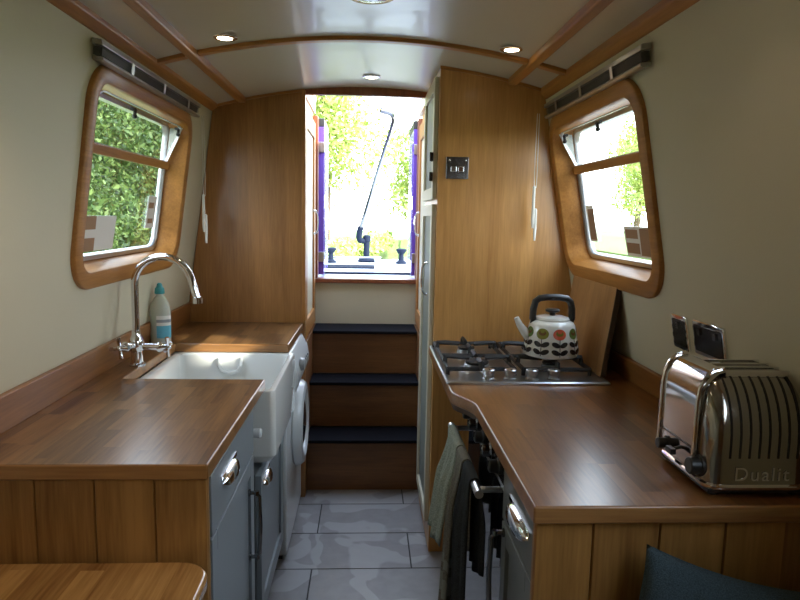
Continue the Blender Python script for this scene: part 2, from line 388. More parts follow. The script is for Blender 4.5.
# dark head trim where the ceiling stops at the open hatch
b = MB(); n = 16; lo = [-.305+.59*i/n for i in range(n+1)]
b.prism([(x, 2.028+.1*(ceil_z(x)-2.06)) for x in lo]+[(x, ceil_z(x)+.06) for x in lo[::-1]], lambda x, z: (x, 3.215, z), lambda x, z: (x, 3.245, z)); trim(b, 'mahog', .003)
for x0, x1, y in ((-.735, -.305, 3.207), (.283, .70, 2.648)):
    b = MB(); lo = [x0+(x1-x0)*i/10 for i in range(11)]
    b.prism([(x, ceil_z(x)-.012) for x in lo]+[(x, ceil_z(x)+.003) for x in lo[::-1]], lambda x, z: (x, y, z), lambda x, z: (x, y+.012, z)); trim(b, 'oak_trim_x', .003)

# ------------------------------------------------------------------ windows
def window(side, n, wn, sticker=True):
    Y0, Y1, z0, z1 = wn
    root = thing('window_%d' % n, W(side, Y0, z0)); tag(root, kind='structure')
    b = MB(); R = .125
    prof = [(0, 0), (0, .010), (.0015, .013), (.005, .015), (.046, .015), (.0515, .013), (.054, .008), (.066, -.085), (.033, -.085), (.033, 0)]
    lps = []
    for d, nn in prof: lps.append([W(side, u, z, nn) for u, z in rrect(Y0+d, Y1-d, z0+d, z1-d, R-d, 10)])
    lps.append(lps[0]); b.loops(lps); b.build('window_surround', 'win_wood', root, sharp=40)
    # aluminium glazing frame
    b = MB(); lps = []
    for d, nn in ((.066, -.086), (.066, -.064), (.080, -.064), (.084, -.072), (.084, -.086)):
        lps.append([W(side, u, z, nn) for u, z in rrect(Y0+d, Y1-d, z0+d, z1-d, R-d, 10)])
    lps.append(lps[0]); b.loops(lps); b.build('glazing_frame', 'alu', root)
    zt = 1.640
    b = MB(); b.loops([[W(side, u, z, nn) for z, nn in ((zt-.014, -.082), (zt+.016, -.082), (zt+.016, -.048), (zt-.014, -.048))] for u in (Y0+.072, Y1-.072)], True, True, True)
    b.build('transom', 'win_wood', root, bevel=.004)
    b = MB(); b.loops([[W(side, u, z, -.076) for u, z in rrect(Y0+.075, Y1-.075, z0+.075, z1-.075, R-.07, 10)], [W(side, u, z, -.080) for u, z in rrect(Y0+.075, Y1-.075, z0+.075, z1-.075, R-.07, 10)]], True, True, True) if False else None
    P = [(u, z) for u, z in rrect(Y0+.08, Y1-.08, z0+.08, z1-.08, R-.08, 8)]
    low = [(Y0+.078, zt-.005)]+[(Y0+.078, z0+.12)]+[q for q in P if q[1] < z0+.125 and q[0] < (Y0+Y1)/2]+[q for q in P if q[1] < z0+.125 and q[0] > (Y0+Y1)/2]+[(Y1-.078, z0+.12), (Y1-.078, zt-.005)]
    b.prism(low, lambda u, z: W(side, u, z, -.075), lambda u, z: W(side, u, z, -.079)); b.build('lower_pane', 'glass', root, recalc=True)
    # upper hopper light, tipped inwards at the top
    hop = MB()
    ya, yb, za, zb = Y0+.085, Y1-.085, zt+.016, z1-.072
    tilt = .052
    def H(u, z, nn=0): return W(side, u, z, -.058+nn+(z-za)/(zb-za)*tilt)
    P = [(ya, za), (yb, za)]+[(p[0], p[1]) for p in rrect(ya, yb, za, zb, .05, 8) if p[1] > za+.06]
    lps = [[H(u, z, 0) for u, z in P], [H(u, z, -.004) for u, z in P]]
    hop.loops(lps, True, True, True); h = hop.build('hopper_pane', 'glass', root)
    cy, cz = (ya+yb)/2, (za+zb)/2
    fr_ = MB(); ins = [(cy+(u-cy)*.985, cz+(z-cz)*.955) for u, z in P]
    l0 = [H(u, z, .004) for u, z in P]; l1 = [H(u, z, .004) for u, z in ins]; l2 = [H(u, z, -.006) for u, z in ins]; l3 = [H(u, z, -.006) for u, z in P]
    fr_.loops([l0, l1, l2, l3, l0]); fr_.build('hopper_frame', 'alu', root)
    q = MB(); tri = [(za, -.060), (zb, -.060), (zb, -.008)]
    q.loops([[W(side, yb+.006+e, z, nn) for z, nn in tri] for e in (0, .002)], True, True, True); q.build('draught_cheek', 'cheek', root)
    for u in (Y0+.38, Y1-.16):
        c = MB(); p = H(u, zb-.045, .008); s = -side
        c.tube([H(u, zb-.012, .004), H(u, zb-.022, .012), H(u+.006, zb-.034, .014)], .006, 8); c.ball(tuple(H(u+.008, zb-.036, .015)), .008, sc=(1, 1.3, 1))
        c.tube([H(u-.018, zb-.016, .005), H(u+.018, zb-.016, .005)], .006, 8); c.build('catch', 'bplastic', root)
    return root
window(-1, 1, WL); window(1, 2, WR); window(1, 3, WB)
def card(side, name, u0, u1, z0, z1, cells, label, cat, nn=-.0725, skew=0):
    b = MB()
    b.add([W(side, u, z, nn) for u, z in ((u0, z0), (u1, z0-skew), (u1+.01, z1-skew), (u0+.01, z1))]+[W(side, u, z, nn+.0012) for u, z in ((u0, z0), (u1, z0-skew), (u1+.01, z1-skew), (u0+.01, z1))],
          [(0, 1, 2, 3), (7, 6, 5, 4), (0, 4, 5, 1), (1, 5, 6, 2), (2, 6, 7, 3), (3, 7, 4, 0)], 0)
    for a0, a1, c0, c1 in cells:
        A0, A1, C0, C1 = u0+(u1-u0)*a0, u0+(u1-u0)*a1, z0+(z1-z0)*c0, z0+(z1-z0)*c1
        q = ((A0, C0), (A1, C0), (A1, C1), (A0, C1))
        for e in (nn+.0016, nn-.0006): b.add([W(side, u, z, e) for u, z in q], [(0, 1, 2, 3)], 1)
    tag(b.build(name, ['paper', 'card'], recalc=False), label, cat)
card(-1, 'packing_label', 2.08, 2.36, 1.315, 1.43, [(.05, .42, .0, .38), (.05, .42, .62, 1.0)], 'pale sheet with two brown squares stuck low on the sink side window glass', 'label')
card(-1, 'notice_card', 2.68, 2.78, 1.38, 1.51, [(.2, .8, .15, .3), (.2, .8, .62, .8)], 'small white notice card at the far edge of the sink side window', 'card')
card(1, 'packing_label', 1.97, 2.20, 1.325, 1.425, [(.0, .48, .06, .94), (.52, .98, .1, .45), (.55, .98, .6, .9)], 'brown and grey label stuck low on the window beside the hob', 'label')
card(1, 'notice_card', 2.48, 2.56, 1.36, 1.50, [(.1, .9, .05, .9)], 'small brown card at the far edge of the window beside the hob', 'card')

# venetian blinds gathered up above each window
def blind(side, Y0, Y1, zt, label):
    root = thing('venetian_blind', W(side, Y0, zt-.1, .02), label, 'blind')
    b = MB(); b.loops([[W(side, u, z, nn) for z, nn in ((zt-.016, .003), (zt, .003), (zt, .030), (zt-.016, .034))] for u in (Y0, Y1)], True, True, True)
    b.build('headrail', 'blindrail', root, bevel=.003)
    for k in range(7):
        b = MB(); z = zt-.020-k*.0032
        b.loops([[W(side, u, z+.002*sin(pi*(nn-.006)/.024)-.0, nn) for nn in (.006, .013, .019, .025, .030)]+[W(side, u, z-.0012+.002*sin(pi*(nn-.006)/.024), nn) for nn in (.030, .025, .019, .013, .006)] for u in (Y0+.01, Y1-.01)], True, True, True)
        b.build('slat', 'blind', root)
    b = MB(); z = zt-.045
    b.loops([[W(side, u, a, nn) for a, nn in ((z-.012, .010), (z, .006), (z+.001, .034), (z-.006, .038), (z-.012, .032))] for u in (Y0+.005, Y1-.005)], True, True, True)
    b.build('bottom_rail', 'blindrail', root, bevel=.002)
    n = 3
    for k in range(n):
        u = Y0+(Y1-Y0)*(.22+.3*k); b = MB()
        b.loops([[W(side, uu, a, nn) for a, nn in ((zt-.046, .0355), (zt-.012, .0345), (zt-.012, .036), (zt-.046, .037))] for uu in (u-.010, u+.010)], True, True, True)
        b.build('clip', 'alu', root)
    return root
bl = blind(-1, 1.86, 2.90, 1.922, 'grey venetian blind drawn up above the sink side window')
br = blind(1, 1.685, 2.60, 1.912, 'grey venetian blind drawn up above the window beside the hob')
def pull(root, x, y, z0, z1):
    b = MB()
    for dx in (-.004, .004): b.tube([(x+dx, y, z0), (x+dx*1.4, y, (z0+z1)/2), (x+dx, y, z1+.16)], .0013, 6)
    b.build('pull_cord', 'cordm', root)
    b = MB(); b.lathe([(.002, .17), (.006, .165), (.007, .03), (.004, .0)], (x-.004, y, z1), 'z', 12); b.lathe([(.002, .08), (.006, .075), (.007, .0), (.004, -.05)], (x+.006, y, z1), 'z', 12); b.build('cord_toggle', 'cordm', root)
pull(bl, -.735, 3.0, 1.885, 1.37); pull(br, .672, 2.60, 1.87, 1.42)

# ------------------------------------------------------------------ tall cupboards by the steps
def wallx(side, z): return W(side, 0, z, .003).x
# left wardrobe
c = thing('tall_cupboard', (-.55, 3.5, 0), 'tall oak veneered cupboard standing behind the washing machine', 'cupboard')
b = MB(); lo = [-.76+.457*i/10 for i in range(11)]
poly = [(-.303, .001), (-.303, ceil_z(-.303)-.002)]+[(x, ceil_z(x)-.002) for x in lo[::-1][1:-1]]+[(wallx(-1, 1.96), 1.955), (wallx(-1, .92), .92), (-.885, .001)]
b.prism(poly, lambda x, z: (x, 3.22, z), lambda x, z: (x, 3.262, z))
poly2 = [(min(x, -.322), z) for x, z in poly]
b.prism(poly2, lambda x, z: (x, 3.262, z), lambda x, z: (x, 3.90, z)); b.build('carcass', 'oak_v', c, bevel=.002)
b = MB(); b.box(-.318, -.300, 3.205, 3.2195, .93, 2.045); b.build('corner_post', 'oak_trim_z', c, bevel=.003)
def side_door(root, xf, s, y0, y1, z0, z1, mat, pmat, handle=None, hinges=False, hmat='chrome', wd=.05, name='door'):
    # a framed door on a face at x=xf that faces direction s
    b = MB()
    b.box(xf, xf+s*.018, y0, y0+wd, z0, z1); b.box(xf, xf+s*.018, y1-wd, y1, z0, z1)
    b.box(xf, xf+s*.018, y0+wd, y1-wd, z0, z0+wd); b.box(xf, xf+s*.018, y0+wd, y1-wd, z1-wd, z1)
    b.box(xf, xf+s*.008, y0+wd, y1-wd, z0+wd, z1-wd, 1)
    d = b.build(name, [mat, pmat], root, bevel=.0025)
    if handle:
        hy, hz0, hz1 = handle; b = MB(); q = xf+s*.018
        b.tube([(q, hy, hz0), (q+s*.014, hy, hz0+.004), (q+s*.024, hy, hz0+.02), (q+s*.027, hy, (hz0+hz1)/2), (q+s*.024, hy, hz1-.02), (q+s*.014, hy, hz1-.004), (q, hy, hz1)], .005, 8)
        for hz in (hz0, hz1): b.lathe([(.004, 0), (.009, .001), (.009, .004), (.004, .006)] if s > 0 else [(.004, 0), (.009, -.001), (.009, -.004), (.004, -.006)], (q, hy, hz), 'x', 12)
        b.build('handle', hmat, d)
    if hinges:
        for hz in (1.622, 1.702):
            b = MB(); b.box(xf+s*.0185, xf+s*.024, y0-.006, y0+.035, hz-.018, hz+.018); b.tube([(xf+s*.026, y0-.004, hz-.018), (xf+s*.026, y0-.004, hz+.018)], .006, 8); b.build('hinge', 'black', d)
    return d
side_door(c, -.3215, 1, 3.27, 3.88, .82, 1.98, 'oak_trim_z', 'creamdoor', (3.74, 1.35, 1.48), wd=.09)
# right tall cupboard
c = thing('tall_cupboard', (.55, 3.2, 0), 'tall golden oak cupboard rising behind the hob with a chrome switch plate', 'cupboard')
b = MB(); lo = [.286+.43*i/10 for i in range(11)]
poly = [(.286, .001), (.286, ceil_z(.286)-.002)]+[(x, ceil_z(x)-.002) for x in lo[1:]]+[(wallx(1, 1.94), 1.94), (wallx(1, .92), .92), (.925, .5), (.925, .001)]
b.prism(poly, lambda x, z: (x, 2.66, z), lambda x, z: (x, 3.20, z))
poly2 = [(max(x, .318), z) for x, z in poly]
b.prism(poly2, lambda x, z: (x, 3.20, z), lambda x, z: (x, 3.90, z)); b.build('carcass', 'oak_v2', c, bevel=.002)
side_door(c, .286, -1, 2.70, 3.16, 1.53, 2.02, 'creamdoor', 'sage', None, True)
side_door(c, .286, -1, 2.70, 3.16, .12, 1.51, 'creamdoor', 'sage', (2.80, 1.12, 1.26))
side_door(c, .3175, -1, 3.22, 3.88, .82, 1.98, 'oak_trim_z', 'creamdoor', (3.74, 1.35, 1.48), wd=.09)
# switch plate
s = thing('switch_plate', (.363, 2.66, 1.656), 'square chrome switch plate on the tall golden oak cupboard', 'switch')
b = MB(); b.box(.317, .409, 2.652, 2.6599, 1.612, 1.700); b.build('plate', 'steeld', s, bevel=.002)
for x in (.348, .378): b = MB(); b.box(x-.012, x+.012, 2.648, 2.652, 1.640, 1.662); b.build('rocker', 'chrome', s, bevel=.002)
for x in (.330, .396): b = MB(); b.lathe([(.004, 0), (.004, -.002), (.001, -.003)], (x, 2.652, 1.686), 'y', 10); b.build('screw', 'chrome', s)

# ------------------------------------------------------------------ steps and stern bulkhead
st = thing('cabin_steps', (0, 3.6, 0), 'oak faced steps with black treads climbing to the stern hatch', 'steps')
prev = 0; ys = [3.31, 3.51, 3.69]; zs = [.285, .545, .80]
for k in range(3):
    y0 = ys[k]; y1 = ys[k+1] if k < 2 else 3.92
    b = MB(); b.box(-.303, .296, y0, y0+.018, prev+.001, zs[k]-.018); b.build('riser', 'riser', st, bevel=.001)
    b = MB(); b.box(-.303, .296, y0-.03, y1-.001, zs[k]-.018, zs[k]); b.build('tread', 'tread', st, bevel=.004)
    prev = zs[k]
for xa in (-.3205, .297):
    b = MB(); b.box(xa, xa+.0165, 3.27, 3.91, .001, .80); b.build('string', 'riser', st, bevel=.001)
b = MB(); b.box(-.95, .95, 3.92, 3.97, 0, 1.05); b.box(-.95, -.325, 3.92, 3.97, 1.05, 2.03); b.box(.33, .95, 3.92, 3.97, 1.05, 2.03); tag(b.build('wall_stern', 'cream'), kind='structure')
b = MB(); b.box(-.322, .328, 3.895, 4.0, 1.05, 1.076); trim(b, 'mahog', .004)
for x0, x1 in ((-.322, -.292), (.297, .328)):
    b = MB(); b.box(x0, x1, 3.9, 3.99, 1.078, 2.03); trim(b, 'mahog', .004)
# purple cabin doors folded back outside
for s, lab in ((-1, 'purple cabin door folded open on the sink side of the hatchway'), (1, 'purple cabin door folded open on the hob side of the hatchway')):
    x = -.282 if s < 0 else .296
    r = thing('cabin_door', (x, 4.0, 1.08), lab, 'door')
    b = MB(); b.box(x-.018, x+.020, 4.005, 4.42, 1.09, 1.98); b.box(x-.022, x+.024, 4.06, 4.36, 1.18, 1.5); b.box(x-.022, x+.024, 4.06, 4.36, 1.58, 1.9); b.build('panel', 'purple', r, bevel=.004)
    b = MB(); b.box(x-.02, x+.02, 4.005, 4.43, 1.98, 2.03); b.build('cap', 'bplastic', r, bevel=.004)
    b = MB()
    for z in (1.2, 1.86): b.box(x-.016, x+.022, 3.992, 4.03, z-.03, z+.03)
    b.build('hinge', 'steel', r, bevel=.002)
# stern deck
r = thing('stern_deck', (0, 4.9, .9), 'pale stern deck with a dark grating outside the hatchway', 'deck')
b = MB(); pts = [(-.9, 4.005), (.9, 4.005), (.9, 5.2)]+[(.9*cos(radians(a)), 5.2+.62*sin(radians(a))) for a in range(10, 180, 10)]+[(-.9, 5.2)]
b.prism(pts, lambda x, y: (x, y, .5), lambda x, y: (x, y, 1.068)); b.build('counter', 'deckwhite', r, bevel=.01)
b = MB(); b.box(-.33, .30, 4.30, 4.37, 1.069, 1.078); b.build('threshold_strip', 'deckblue', r)
b = MB(); b.box(-.50, .06, 4.74, 4.76, 1.069, 1.080); b.box(-.50, -.49, 4.74, 5.05, 1.069, 1.078); b.box(-.50, .06, 4.74, 5.05, 1.0685, 1.0705)
for k in range(12): b.box(-.50, .06, 4.78+k*.022, 4.79+k*.022, 1.069, 1.076)
b.build('grating', 'deckblue', r)
# mooring dollies
for x, lab in ((-.29, 'dark mooring dolly on the sink side of the stern deck'), (.285, 'dark mooring dolly on the hob side of the stern deck')):
    b = MB(); b.lathe([(.045, 0), (.045, .012), (.022, .03), (.018, .075), (.03, .088), (.044, .108), (.044, .118), (.03, .124)], (x, 5.30, 1.069), 'z', 20)
    tag(b.build('mooring_dolly', 'deckblue'), lab, 'bollard')
# tiller
r = thing('tiller', (.0, 5.45, 1.069), 'swan neck tiller with a long bent steel bar on the stern deck', 'tiller')
b = MB(); b.lathe([(.07, 0), (.075, .01), (.06, .03), (.03, .035), (.026, .04), (.026, .17), (.034, .175), (.034, .215), (.02, .225)], (0, 5.45, 1.069), 'z', 24); b.build('rudder_post', 'deckblue', r)
b = MB(); b.tube([(0, 5.45, 1.26), (-.03, 5.44, 1.245), (-.055, 5.42, 1.25), (-.065, 5.40, 1.28), (-.058, 5.39, 1.33), (-.05, 5.38, 1.36)], .026, 12); b.build('swan_neck', 'deckblue', r)
b = MB(); b.tube([(-.052, 5.38, 1.35), (.06, 5.15, 1.74), (.17, 4.95, 2.10), (.187, 4.92, 2.16), (.18, 4.91, 2.195), (.16, 4.90, 2.212), (.09, 4.88, 2.225)], .012, 10, rs=[.014, .012, .012, .014, .020, .024, .024]); b.build('bar', 'steeld', r)
b = MB(); b.tube([(.09, 4.88, 2.225), (-.04, 4.84, 2.245)], .006, 8); b.build('pin', 'brass', r)
b = MB(); b.tube([(-.42, 5.34, 1.11), (.12, 5.34, 1.115)], .006, 8)
for x in (-.41, .11): b.tube([(x, 5.34, 1.068), (x, 5.34, 1.115)], .006, 8)
tag(b.build('deck_rail', 'steel'), 'thin low rail across the stern deck beside the tiller', 'rail')
# hatch runners on the roof
for s, x in ((-1, -.33), (1, .325)):
    b = MB(); b.box(x-.02, x+.02, 2.2, 4.0, 2.12, 2.15); trim(b, 'roofpaint', .003)

# ------------------------------------------------------------------ left run
def worktop(name, outline, z0, z1, mats, label, root=None):
    b = MB(); b.prism(outline, lambda x, y: (x, y, z0), lambda x, y: (x, y, z1))
    k = len(b.f)
    o = b.build(name, mats, root, bevel=.005, segs=3)
    for p in o.data.polygons:
        if abs(p.normal.z) < .5: p.material_index = 1
    if label: tag(o, label, 'worktop')
    return o
def xe(y): return -.336+.013*(y-1.35)
o = worktop('worktop', [(-.886, 1.355), (xe(1.35), 1.355), (xe(2.09), 2.09), (-.783, 2.09), (-.783, 2.664), (xe(2.66), 2.664), (xe(3.2), 3.217), (-.883, 3.217)], .884, .92, ['top_l', 'top_edge'], 'long oak block worktop cut out around the white sink')
for sd_, pts in ((-1, 0),):
    b = MB(); b.loops([[W(-1, u, z, nn) for z, nn in ((.921, .001), (1.018, .001), (1.018, .018), (.921, .018))] for u in (1.355, 3.217)], True, True, True)
    tag(b.build('upstand', 'upstand', bevel=.004), 'low oak upstand along the wall behind the sink', 'upstand')
b = MB(); b.loops([[W(1, u, z, nn) for z, nn in ((.921, .001), (.998, .001), (.998, .018), (.921, .018))] for u in (1.145, 2.655)], True, True, True)
tag(b.build('upstand', 'upstand', bevel=.004), 'low oak upstand along the wall behind the hob and toaster', 'upstand')
# end boarding
def boarding(name, x0, joints, x1, y, z0, z1, mat, label):
    b = MB(); xs = [x0]+joints+[x1]
    for a, c in zip(xs, xs[1:]):
        b.prism([(a+.0006, y+.004), (a+.003, y), (c-.003, y), (c-.0006, y+.004), (c-.0006, y+.018), (a+.0006, y+.018)], lambda x, yy: (x, yy, z0), lambda x, yy: (x, yy, z1))
    b.box(x0, x1, y+.006, y+.017, z0, z1)
    return tag(b.build(name, mat), label, 'panel')
boarding('end_panel', -.885, [-.712, -.585, -.456], -.342, 1.37, .002, .883, 'plank_l', 'vertical oak boarding closing the end of the sink side units')
boarding('end_panel', .332, [.446, .578, .71], .885, 1.165, .002, .883, 'plank_r', 'vertical oak boarding closing the end of the units below the toaster')

def cup(b, xf, s, yc, zc, L=.10, h=.034, d=.02):
    # shell cup pull, open underneath
    lps = []
    n = 14
    for i in range(n+1):
        t = -1+2*i/n; y = yc+t*L/2; k = sqrt(max(0, 1-abs(t)**2.6)); l = []
        for j in range(9):
            a = radians(90*j/8); l.append((xf+s*(d*k*sin(a)+.001), y, zc+h/2-h*(1-k)*.5-h*k*(1-cos(a))*.9))
        lps.append(l)
    b.loops(lps, False)
    b.box(xf, xf+s*.002, yc-L/2-.006, yc+L/2+.006, zc+h/2-.006, zc+h/2+.004)
def cuppull(xf, s, yc, zc, root, **k):
    b = MB(); cup(b, xf, s, yc, zc, **k); b.build('handle', 'chrome', root, solid=.002, recalc=False)
def bow(xf, s, yc, z0, z1, root):
    b = MB(); b.tube([(xf, yc, z1), (xf+s*.018, yc, z1), (xf+s*.03, yc, z1-.012), (xf+s*.033, yc, (z0+z1)/2), (xf+s*.03, yc, z0+.012), (xf+s*.018, yc, z0), (xf, yc, z0)], .0065, 10)
    for z in (z0, z1): b.lathe([(.011, 0), (.011, s*.004), (.006, s*.006)], (xf, yc, z), 'x', 14); b.tube([(xf+s*.022, yc, z-.006), (xf+s*.022, yc, z+.006)], .008, 8)
    b.build('handle', 'steeld', root)
def front(root, name, xf, s, y0, y1, z0, z1, wd=.05, panel=True, mat='grey'):
    b = MB()
    if not panel: b.box(xf, xf+s*.018, y0, y1, z0, z1)
    else:
        b.box(xf, xf+s*.018, y0, y0+wd, z0, z1); b.box(xf, xf+s*.018, y1-wd, y1, z0, z1)
        b.box(xf, xf+s*.018, y0+wd, y1-wd, z0, z0+wd); b.box(xf, xf+s*.018, y0+wd, y1-wd, z1-wd, z1)
        b.box(xf, xf+s*.009, y0+wd, y1-wd, z0+wd, z1-wd)
    return b.build(name, mat, root, bevel=.002)
# near left unit: drawer over door
XF = -.356
c = thing('base_cabinet', (-.6, 1.66, 0), 'grey base cabinet with a cup handled drawer at the near end of the sink side', 'cabinet', 'grey base cabinets')
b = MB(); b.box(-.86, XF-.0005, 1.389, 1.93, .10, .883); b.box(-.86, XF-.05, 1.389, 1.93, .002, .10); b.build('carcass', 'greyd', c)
d = front(c, 'drawer', XF, 1, 1.392, 1.925, .735, .878, panel=False); cuppull(XF+.018, 1, 1.575, .815, d, L=.16, h=.032, d=.019)
d = front(c, 'door', XF, 1, 1.392, 1.925, .105, .728); bow(XF+.018, 1, 1.84, .44, .64, d)
# sink unit
c = thing('base_cabinet', (-.6, 2.33, 0), 'grey base cabinet under the white sink beside the washing machine', 'cabinet', 'grey base cabinets')
XS = -.352
b = MB(); b.box(-.86, XS-.0005, 2.03, 2.59, .10, .615); b.box(-.86, XS-.06, 2.03, 2.59, .002, .10); b.box(-.86, -.80, 2.03, 2.59, .615, .66); b.build('carcass', 'greyd', c)
d = front(c, 'door', XS, 1, 2.035, 2.585, .105, .61, wd=.06); cuppull(XS+.018, 1, 2.13, .570, d, L=.14, h=.032, d=.019)
# white fireclay sink
s = thing('belfast_sink', (-.55, 2.38, .62), 'deep white fireclay sink set under the worktop', 'sink')
def ring(d, z, r): return [(x, y, z) for x, y in rrect(-.785+d, -.293-d, 2.078+d, 2.672-d, r, 6)]
b = MB(); b.loops([ring(.0, .66, .02), ring(.0, .875, .02), ring(.003, .882, .02), ring(.018, .8835, .02), ring(.026, .876, .022), ring(.03, .72, .03), ring(.06, .675, .05), ring(.16, .67, .08)], True, False, True)
b.loops([ring(.0, .66, .02), ring(.012, .640, .02), ring(.03, .625, .03), ring(.06, .617, .04)], True, False, True); b.build('basin', 'ceramic', s, sharp=50)
b = MB(); b.lathe([(.045, 0), (.045, .003), (.030, .004), (.028, -.001)], (-.55, 2.38, .671), 'z', 24); b.build('waste', 'chrome', s)
# weir overflow on the far inner wall
b = MB(); pth = [(-.60, 2.643, .865), (-.598, 2.630, .835), (-.585, 2.625, .815), (-.555, 2.622, .808), (-.525, 2.625, .815), (-.512, 2.630, .835), (-.51, 2.643, .865)]
b.tube(pth, .008, 8); b.add([Vector(p)+Vector((0, .004, 0)) for p in pth], [tuple(range(7))]); b.build('overflow', 'ceramic', s)
# peg beside the sink
b = MB(); b.lathe([(.006, 0), (.006, .02), (.014, .024), (.016, .045), (.012, .05)], (-.3722, 1.98, .775), 'x', 16); tag(b.build('peg', 'white'), 'short white peg in the dark gap beside the sink front', 'peg')
b = MB(); b.box(-.86, -.372, 1.932, 2.028, .002, .883); tag(b.build('filler_panel', 'greyd'), 'narrow recessed dark grey filler panel between the cabinet drawer and the sink', 'panel')
# washing machine
wm = thing('washing_machine', (-.58, 2.92, 0), 'white washing machine under the far end of the sink side worktop', 'washing machine')
XW = -.322
b = MB(); b.box(-.87, XW, 2.605, 3.208, .015, .60); b.box(-.87, XW-.03, 2.68, 3.208, .60, .88)
b.prism([(XW, .0), (XW, .0)], lambda x, z: (x, 0, z), lambda x, z: (x, 0, z)) if False else None
b.build('body', 'white', wm, bevel=.012, segs=3)
b = MB(); b.prism([(-.36, .60), (-.322, .60), (-.318, .66), (-.322, .70), (-.36, .70)], lambda x, z: (x, 2.68, z), lambda x, z: (x, 3.208, z)); b.build('front_band', 'white', wm, bevel=.006)
b = MB(); b.prism([(-.40, .70), (-.300, .70), (-.283, .735), (-.281, .77), (-.292, .82), (-.318, .872), (-.40, .876)], lambda x, z: (x, 2.685, z), lambda x, z: (x, 3.205, z)); b.build('control_panel', 'white', wm, bevel=.01, segs=3)
b = MB(); b.lathe([(.028, 0), (.03, .004), (.026, .02), (.02, .022)], (-.288, 2.82, .80), 'x', 24); b.build('dial', 'greyplastic', wm)
for k in range(4):
    b = MB(); b.lathe([(.008, 0), (.008, .006), (.006, .008)], (-.283, 2.95+k*.05, .785), 'x', 14); b.build('button', 'greyplastic', wm)
b = MB(); b.lathe([(.190, 0), (.200, .010), (.197, .030), (.185, .045), (.155, .050), (.140, .040), (.135, .02)], (XW-.002, 2.965, .49), 'x', 48); dr = b.build('door', 'white', wm)
b = MB(); b.lathe([(.137, .018), (.125, .034), (.08, .044), (.03, .048)], (XW-.002, 2.965, .49), 'x', 40); b.build('glass_bowl', 'dglass', dr)
b = MB(); b.box(-.86, XW-.02, 2.61, 3.20, .001, .016); b.build('plinth', 'dark', wm)

# tap
tp = thing('kitchen_tap', (-.815, 2.30, .92), 'tall chrome swan neck mixer tap with cross handles behind the sink', 'tap')
TX, TY = -.800, 2.27
b = MB(); b.lathe([(.028, 0), (.028, .006), (.020, .012), (.018, .05), (.024, .058), (.026, .085), (.020, .10), (.015, .11), (.015, .125)], (TX, TY, .9205), 'z', 24)
b.tube([(TX, TY, .990), (TX+.075, TY+.008, .985)], .012, 14); b.tube([(TX, TY, .995), (TX-.016, TY-.055, .998)], .012, 14); b.build('body', 'chrome', tp)
b = MB(); R = .106
pts = [(TX, TY, 1.03), (TX, TY, 1.12), (TX, TY, 1.20)]+[(TX+R-R*cos(radians(a)), TY-.0003*a, 1.20+R*sin(radians(a))) for a in range(10, 170, 10)]+[(TX+2*R+.006, TY-.05, 1.19), (TX+2*R+.014, TY-.05, 1.165)]
b.tube(pts, .0125, 16); b.lathe([(.016, 0), (.016, .02), (.013, .022)], (TX+2*R+.015, TY-.05, 1.150), 'z', 18); b.build('spout', 'chrome', tp)
for org, dr_ in (((TX-.016, TY-.055, .998), (-.28, -.96, .03)), ((TX+.070, TY+.008, .985), (1, .05, 0))):
    d_ = Vector(dr_).normalized(); o_v = Vector(org); b = MB(); up_ = Vector((0, 0, 1)); sd_v = d_.cross(up_).normalized(); up_ = sd_v.cross(d_)
    b.tube([o_v, o_v+d_*.008, o_v+d_*.022, o_v+d_*.034], .015, 16, rs=[.017, .018, .012, .008])
    e = o_v+d_*.034
    for v_ in (up_*.985+sd_v*.17, sd_v*.985-up_*.17):
        b.tube([e-v_*.036, e-v_*.012, e+v_*.012, e+v_*.036], .006, 10, rs=[.0075, .005, .005, .0075])
    b.ball(tuple(e+d_*.004), .009); b.build('cross_handle', 'chrome', tp)
# soap bottle
sb_ = thing('soap_bottle', (-.832, 2.66, .92), 'clear washing up liquid bottle with a teal cap beside the tap', 'bottle')
BX, BY = -.826, 2.62
def oval(rx, ry, z, n=28): return [(BX+rx*cos(2*pi*k/n), BY+ry*sin(2*pi*k/n), z) for k in range(n)]
b = MB(); b.loops([oval(.036, .024, .9205), oval(.041, .028, .93), oval(.041, .028, 1.06), oval(.036, .026, 1.09), oval(.022, .018, 1.115), oval(.013, .013, 1.125), oval(.013, .013, 1.135)], True, True, True); b.build('bottle_body', 'bottle', sb_, sharp=60)
b = MB(); b.lathe([(.019, 0), (.020, .004), (.018, .022), (.012, .028), (.009, .040), (.005, .043)], (BX, BY, 1.132), 'z', 20); b.build('cap', 'teal', sb_)
b = MB(); 
for z0, z1, mt in ((.955, 1.005, 1), (1.005, 1.045, 0), (1.018, 1.03, 2)):
    e = .0418 if mt < 2 else .0422
    q = [(BX+e*cos(a), BY+(e-.013)*sin(a)) for a in [radians(-100+100*k/10) for k in range(11)]]
    b.loops([[(x, y, z0) for x, y in q], [(x, y, z1) for x, y in q]], False, mat=mt)
b.build('label_sticker', ['paper', 'labelb', 'greyplastic'], sb_, recalc=False)

